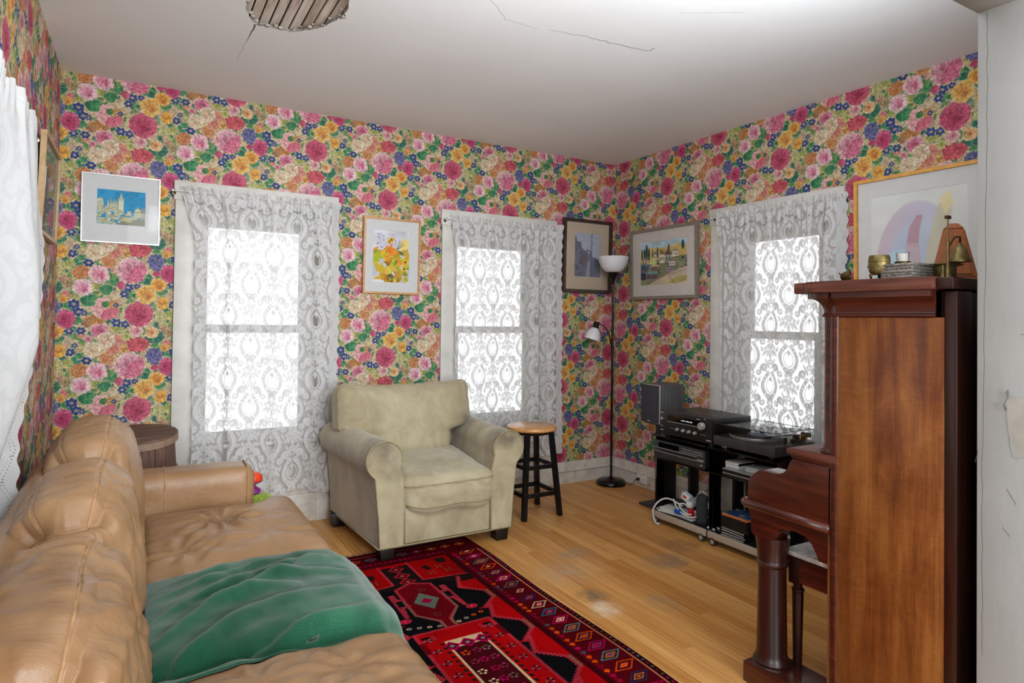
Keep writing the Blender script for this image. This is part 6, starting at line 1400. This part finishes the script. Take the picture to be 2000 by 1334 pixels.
# upper front panel, fallboard, music desk
obj('upper_panel', B().box(XE + .08, -3.02, .90, XR - .08, -3.0, 1.36, .003), MX, pn); obj('lower_panel', B().box(XE + .032, -3.11, .08, XR - .032, -3.09, .62, .003), MX, pn)
obj('ledge', B().prism([(-3.0, .868), (-2.822, .868), (-2.812, .874), (-2.812, .884), (-2.820, .890), (-3.0, .893)], 'x', XE - .006, XR + .006, .002), ML, pn); obj('ledge_mould', B().prism([(-2.99, .852), (-2.835, .852), (-2.822, .868), (-2.99, .868)], 'x', XE - .002, XR + .002, .002), MH, pn)
obj('music_desk', B().prism([(-2.925, .905), (-2.895, .925), (-2.900, .955), (-2.985, 1.22), (-3.0, 1.22), (-3.0, .905)], 'x', XE + .16, XR - .16, .002), MX, pn); obj('desk_lip', B().box(XE + .135, -2.93, .928, XR - .135, -2.865, .944, .003), MX, pn)
# key arms (cheeks) with their scroll
ap = [(-2.985, .655), (-2.985, .852), (-2.835, .852), (-2.826, .842), (-2.818, .820)] + [(-2.776 + .044 * math.cos(a), .822 + .036 * math.sin(a)) for a in np.linspace(PI + .15, PI * 1.5, 6)]
ap = [(-2.985, .655), (-2.985, .852), (-2.832, .852), (-2.822, .838), (-2.812, .815), (-2.797, .798), (-2.778, .789), (-2.755, .785), (-2.730, .786), (-2.708, .786), (-2.690, .781), (-2.672, .768), (-2.656, .750), (-2.648, .730), (-2.645, .700), (-2.645, .655)]
lo = [(-2.985, .655), (-2.640, .655), (-2.642, .640), (-2.656, .600), (-2.660, .552), (-2.672, .541), (-2.745, .541), (-2.752, .552), (-2.760, .575), (-2.790, .597), (-2.840, .603), (-2.880, .597), (-2.903, .580), (-2.918, .556), (-2.930, .530), (-2.985, .530)]
for sg, xe in ((1, XE), (-1, XR)):
    obj('key_arm', B().prism(ap, 'x', xe, xe + sg * .095, .003), MH, pn, smooth=30); obj('arm_bracket', B().prism(lo, 'x', xe + sg * .004, xe + sg * .095, .002), MH, pn, smooth=30)
    bead = [(-2.985 , .654), (-2.66, .654), (-2.642, .652)]
    obj('arm_bead', B().tube([(xe - sg * .004, -2.975, .650), (xe - sg * .004, -2.80, .652), (xe - sg * .004, -2.645, .654), (xe + sg * .004, -2.630, .654), (xe + sg * .06, -2.628, .654), (xe + sg * .095, -2.628, .654)], .0165, 14), MH, pn, smooth=180)
    lg = (xe + sg * .066, -2.705)
    obj('leg', B().lathe((lg[0], lg[1], .058), [(0.0, 0), (0.0676, 0), (0.0698, 0.01), (0.0662, 0.018), (0.0617, 0.021), (0.0647, 0.03), (0.0603, 0.038), (0.0573, 0.044), (0.0529, 0.06), (0.0485, 0.365), (0.0485, 0.372), (0.0544, 0.378), (0.0559, 0.385), (0.0515, 0.391), (0.05, 0.396), (0.0559, 0.44), (0.061, 0.484), (0.0, 0.484)], 40), M['mahogany_leg'], pn, smooth=40)
    obj('toe_block', B().box(xe - sg * .012, -2.990, .0, xe + sg * .155, -2.640, .074, .004), MH, pn)
obj('key_bed', B().box(XE + .095, -3.09, .625, XR - .095, -2.660, .665, .003), MX, pn); obj('key_slip', B().box(XE + .095, -2.672, .640, XR - .095, -2.652, .715, .004), MX, pn)
b = B()
for k in range(52):
    x = XE + .125 + k * (XR - XE - .25) / 52; b.box(x, -2.815, .70, x + (XR - XE - .25) / 52 - .0012, -2.675, .722)
obj('keyboard', b, M['ivory'], pn, smooth=0, kind='stuff'); obj('key_block', B().box(XE + .095, -2.83, .665, XE + .125, -2.672, .735, .003), MX, pn); obj('fallboard', B().prism([(-2.99, .74), (-2.83, .725), (-2.826, .735), (-2.84, .86), (-2.99, .86)], 'x', XE + .095, XR - .095, .002), MX, pn)
# cornice: bead, cove, fascia; wraps the front corner
def cornice(name, prof, mat):
    """prof: (offset outwards, z); swept round left end, front and right end"""
    b = B(); bm = b.bm; rings = []
    def path(o):
        L = [(XE - o * .45, -3.290), (XE - o * .45, -2.990), (XE + .004, -2.986)]
        for k in range(9): a_ = PI * (1.06 - .56 * k / 8); L.append((XE + .030 + (.026 + o) * math.cos(a_) * (.62 if math.cos(a_) < 0 else 1), -2.960 + (.026 + o) * math.sin(a_)))
        L += [(XE + .062, -2.950 + o), (XE + .085, -2.950 + o), (XE + .090, -2.985 + o), (XR - .090, -2.985 + o), (XR - .085, -2.950 + o), (XR - .045, -2.950 + o), (XR + o * .45, -2.952 + o * .9), (XR + o * .45, -3.290)]
        return L
    R_ = [[bm.verts.new((x, y, z)) for x, y in path(o)] for o, z in prof]
    for a, c in zip(R_[:-1], R_[1:]):
        for i in range(len(a) - 1): bm.faces.new((a[i], a[i + 1], c[i + 1], c[i]))
    bm.faces.new([r[0] for r in R_]); bm.faces.new([r[-1] for r in R_][::-1])
    for r in (R_[0], R_[-1]): bm.faces.new(r)
    bmesh.ops.recalc_face_normals(bm, faces=bm.faces[:]); return obj(name, b, mat, pn, smooth=35)
cornice('cornice_bead', [(-.01, 1.345), (.008, 1.346), (.012, 1.350), (.008, 1.354), (.005, 1.355), (.007, 1.357), (.004, 1.360), (-.01, 1.360)], MH)
cornice('cornice_cove', [(-.01, 1.360), (.003, 1.360), (.005, 1.372), (.010, 1.383), (.019, 1.393), (.032, 1.401), (.050, 1.406), (-.01, 1.406)], MH)
cornice('cornice_fascia', [(-.01, 1.406), (.060, 1.406), (.060, 1.424), (-.01, 1.424)], MH)
lidp = [(XE - .040, -3.300), (XE - .040, -2.930)] + [(XE + .005 + .045 * math.cos(a_), -2.930 + .052 * math.sin(a_)) for a_ in np.linspace(PI, PI * .62, 6)] + [(XE - .004, -2.872), (XE - .004, -2.838), (XR + .004, -2.838), (XR + .004, -2.872), (XR + .040, -2.930), (XR + .040, -3.300)]
obj('lid', B().prism(lidp[::-1], 'z', 1.4245, 1.462, .004), ML, pn, smooth=30)
obj('lid_hinge_rail', B().box(XE - .02, -3.345, 1.425, XR + .02, -3.302, 1.458, .003), MD, pn)
# ---------------------------------------------------------------- piano bench
bt = thing('piano_bench', 'piano bench with a pale worn top tucked under the piano', 'bench', (-1.0, -2.89, 0)); X0, X1, Y0, Y1 = -1.445, -.62, -3.06, -2.728
obj('bench_top', B().box(X0, Y0, .478, X1, Y1, .496, .004), M['bench_top'], bt); obj('top_edge', B().box(X0 + .004, Y0 + .004, .468, X1 - .004, Y1 - .004, .479, .003), MD, bt)
obj('apron', B().box(X0 + .05, Y1 - .032, .385, X1 - .05, Y1 - .014, .468), MX, bt); obj('apron', B().box(X0 + .05, Y0 + .014, .385, X1 - .05, Y0 + .032, .468), MX, bt); obj('apron', B().box(X0 + .014, Y0 + .05, .385, X0 + .032, Y1 - .05, .468), MH, bt); obj('apron', B().box(X1 - .032, Y0 + .05, .385, X1 - .014, Y1 - .05, .468), MH, bt)
for x in (X0 + .036, X1 - .036):
    for y in (Y0 + .036, Y1 - .036):
        b = B(); b.box(x - .023, y - .023, .375, x + .023, y + .023, .468, .003); b.lathe((x, y, .0), [(.013, 0), (.014, .03), (.012, .035), (.017, .042), (.018, .052), (.014, .060), (.013, .066), (.016, .085), (.0205, .335), (.020, .342), (.023, .348), (.023, .356), (.015, .362), (.018, .376)], 8, ph=PI / 8)
        obj('leg', b, MD, bt, smooth=25)
# ---------------------------------------------------------------- things on the piano
ZL = 1.4622
t = thing('brass_pot', 'small round brass pot on three legs at the left of the piano lid', 'pot', (-1.530, -3.124, ZL)); c = (-1.530, -3.124, ZL)
obj('bowl', B().lathe((c[0], c[1], ZL + .014), [(0, 0), (.022, .001), (.0275, .010), (.0305, .024), (.0310, .036), (.0290, .0365), (.0290, .039), (.0308, .040), (.0295, .054), (.0272, .060), (.0245, .060), (.02, .04), (0, .02)], 36), M['brass'], t, smooth=60)
for k in range(3): a = k * 2.094 + 2.6; obj('foot', B().tube([(c[0] + .018 * math.cos(a), c[1] + .018 * math.sin(a), ZL + .019), (c[0] + .027 * math.cos(a), c[1] + .027 * math.sin(a), ZL + .012), (c[0] + .024 * math.cos(a), c[1] + .024 * math.sin(a), ZL)], [.006, .0045, .003], 8), M['brass_dark'], t, smooth=180)
for k in range(14): a = k / 14 * 2 * PI; obj('boss', B().rbox((c[0] + .0305 * math.cos(a), c[1] + .0305 * math.sin(a), ZL + .040), (.003, .003, .003), .003, 2), M['brass'], t)
rz = -.06; t = thing('metal_box', 'embossed pewter trinket box with stepped sides at the front of the piano lid', 'box', (-1.498, -3.188, ZL), (0, 0, rz))
for k, (w, d, z0, z1) in enumerate(((.052, .050, 0, .007), (.050, .048, .007, .017), (.053, .051, .017, .024), (.050, .048, .024, .037), (.054, .052, .037, .044))):
    obj('lid_plate' if k == 4 else 'band', B().box(-w, -d, z0, w, d, z1, .0015), M['pewter'], t, local=True)
for z in (.012, .030):
    for k in range(20): obj('rope_bead', B().rbox((-.0505, -.046 + k * .0048, z), (.0024, .0023, .0030), .002, 2), M['pewter'], t, local=True)
    for k in range(20): obj('rope_bead', B().rbox((-.046 + k * .0048, -.0485, z), (.0023, .0024, .0030), .002, 2), M['pewter'], t, local=True)
t = thing('candle', 'white candle in a small glass on a metal coaster on top of the pewter box', 'candle', (-1.500, -3.178, ZL + .044)); c = (-1.500, -3.178)
obj('coaster', B().lathe((c[0], c[1], ZL + .0442), [(0, 0), (.0215, 0), (.022, .002), (.022, .008), (.020, .009), (0, .009)], 30), M['brass_dark'], t, smooth=40); obj('wax', B().lathe((c[0], c[1], ZL + .0535), [(0, 0), (.0145, 0), (.0165, .022), (.015, .0235), (0, .022)], 28), M['wax'], t, smooth=40); obj('glass_cup', B().lathe((c[0], c[1], ZL + .0533), [(.0155, 0), (.0180, .028), (.0172, .028), (.0152, .001)], 28), M['jar_glass'], t, smooth=60); obj('wick', B().cyl((c[0], c[1], ZL + .074), (c[0], c[1], ZL + .081), .0007, n=6), BP, t)
# metronome: truncated pyramid with a chamfered cap
mx, my = -1.235, -3.195; t = thing('metronome', 'wooden pyramid metronome standing behind the brass bowl', 'metronome', (mx, my, ZL), (0, 0, math.radians(-62))); 
def frus(z0, z1, w0, w1, bev=.002):
    b = B(); v = [b.bm.verts.new((sx * w, sy * w * .86, z)) for z, w in ((z0, w0), (z1, w1)) for sx, sy in ((-1, -1), (1, -1), (1, 1), (-1, 1))]
    for f in ((3, 2, 1, 0), (4, 5, 6, 7), (0, 1, 5, 4), (1, 2, 6, 5), (2, 3, 7, 6), (3, 0, 4, 7)): b.bm.faces.new([v[i] for i in f])
    if bev: bmesh.ops.bevel(b.bm, geom=b.bm.edges[:], offset=bev, segments=2, affect='EDGES')
    return b
obj('case', frus(.012, .172, .062, .028, .004), M['metro'], t, local=True); obj('cap', frus(.172, .190, .028, .012), M['metro'], t, local=True); obj('plinth', frus(0, .012, .066, .064), M['metro'], t, local=True); 
b = B(); v = [b.bm.verts.new(p) for p in ((-.046, -.0545, .024), (.046, -.0545, .024), (.0215, -.0268, .164), (-.0215, -.0268, .164))]; b.bm.faces.new(v); ex = bmesh.ops.extrude_face_region(b.bm, geom=b.bm.faces[:]); bmesh.ops.translate(b.bm, verts=[q for q in ex['geom'] if isinstance(q, bmesh.types.BMVert)], vec=(0, -.0025, .0)); bmesh.ops.recalc_face_normals(b.bm, faces=b.bm.faces[:]); obj('front_door', b, M['metro'], t, smooth=0, local=True)
c = (-1.400, -3.243); t = thing('brass_bowl', 'brass bowl with a wide flat rim in front of the metronome', 'bowl', (c[0], c[1], ZL)); obj('body', B().lathe((c[0], c[1], ZL), [(0, 0), (.030, 0), (.034, .004), (.0345, .034), (.036, .038), (.052, .043), (.053, .0445), (.050, .046), (.034, .042), (.031, .036), (.030, .006), (0, .005)], 40), M['brass'], t, smooth=50)
c = Vector((-1.468, -3.288, ZL)); t = thing('bell_stand', 'small brass bell hanging from a slim post on the piano lid', 'bell', tuple(c))
obj('post', B().lathe(c, [(0, 0), (.011, 0), (.012, .004), (.008, .010), (.009, .020), (.006, .026), (.0075, .034), (.0045, .042), (.0038, .095), (.005, .10), (.0022, .108), (.0018, .172), (0, .172)], 16), M['brass'], t, smooth=50); obj('post_cap', B().box(c.x - .011, c.y - .005, c.z + .172, c.x + .011, c.y + .005, c.z + .182, .002), M['brass_dark'], t)
dr = Vector((.863, -.505, 0)) ; e = c + dr * .036 + Vector((0, 0, .104))
obj('bracket', B().tube([c + Vector((0, 0, .088)), c + dr * .006 + Vector((0, 0, .098)), c + dr * .020 + Vector((0, 0, .120)), e + Vector((0, 0, .016)), e], .0032, 8), M['brass_dark'], t, smooth=180)
bl = obj('bell', B().lathe(e - Vector((0, 0, .058)), [(.029, 0), (.0295, .003), (.023, .012), (.019, .030), (.015, .042), (.006, .050), (.003, .056), (0, .057)], 30), M['brass'], t, smooth=60); obj('clapper', B().rbox(e - Vector((0, 0, .056)), (.004, .004, .006), .004, 4), M['brass_dark'], bl)
obj('side_ornament', B().lathe(c - dr * .014, [(0, 0), (.007, 0), (.006, .014), (.004, .022), (.0055, .028), (.003, .036), (0, .038)], 12), M['brass'], t, smooth=50)
c = Vector((-1.535, -3.02, ZL)); t = thing('brass_ornament', 'small dark brass shell ornament with a spike at the front edge of the lid', 'ornament', tuple(c))
obj('cup', B().lathe(c + Vector((0, 0, .014)), [(.006, -.016), (.013, -.010), (.017, .002), (.018, .014), (.016, .014), (.014, .002), (0, -.010)], 20, (.35, -.9, .15)), M['brass_dark'], t, smooth=60); obj('spike', B().tube([c + dr * -.004 + Vector((0, 0, .012)), c - dr * .010 + Vector((0, 0, .014)), c - dr * .024 + Vector((0, 0, .026))], [.006, .004, .0012], 8), M['brass_dark'], t, smooth=180); obj('tail', B().tube([c + dr * .010 + Vector((0, 0, .022)), c + dr * .009 + Vector((0, 0, .038))], [.003, .001], 6), M['brass_dark'], t)
obj('foot', B().box(c.x - .010, c.y - .010, ZL, c.x + .010, c.y + .010, ZL + .005, .002), M['brass_dark'], t)
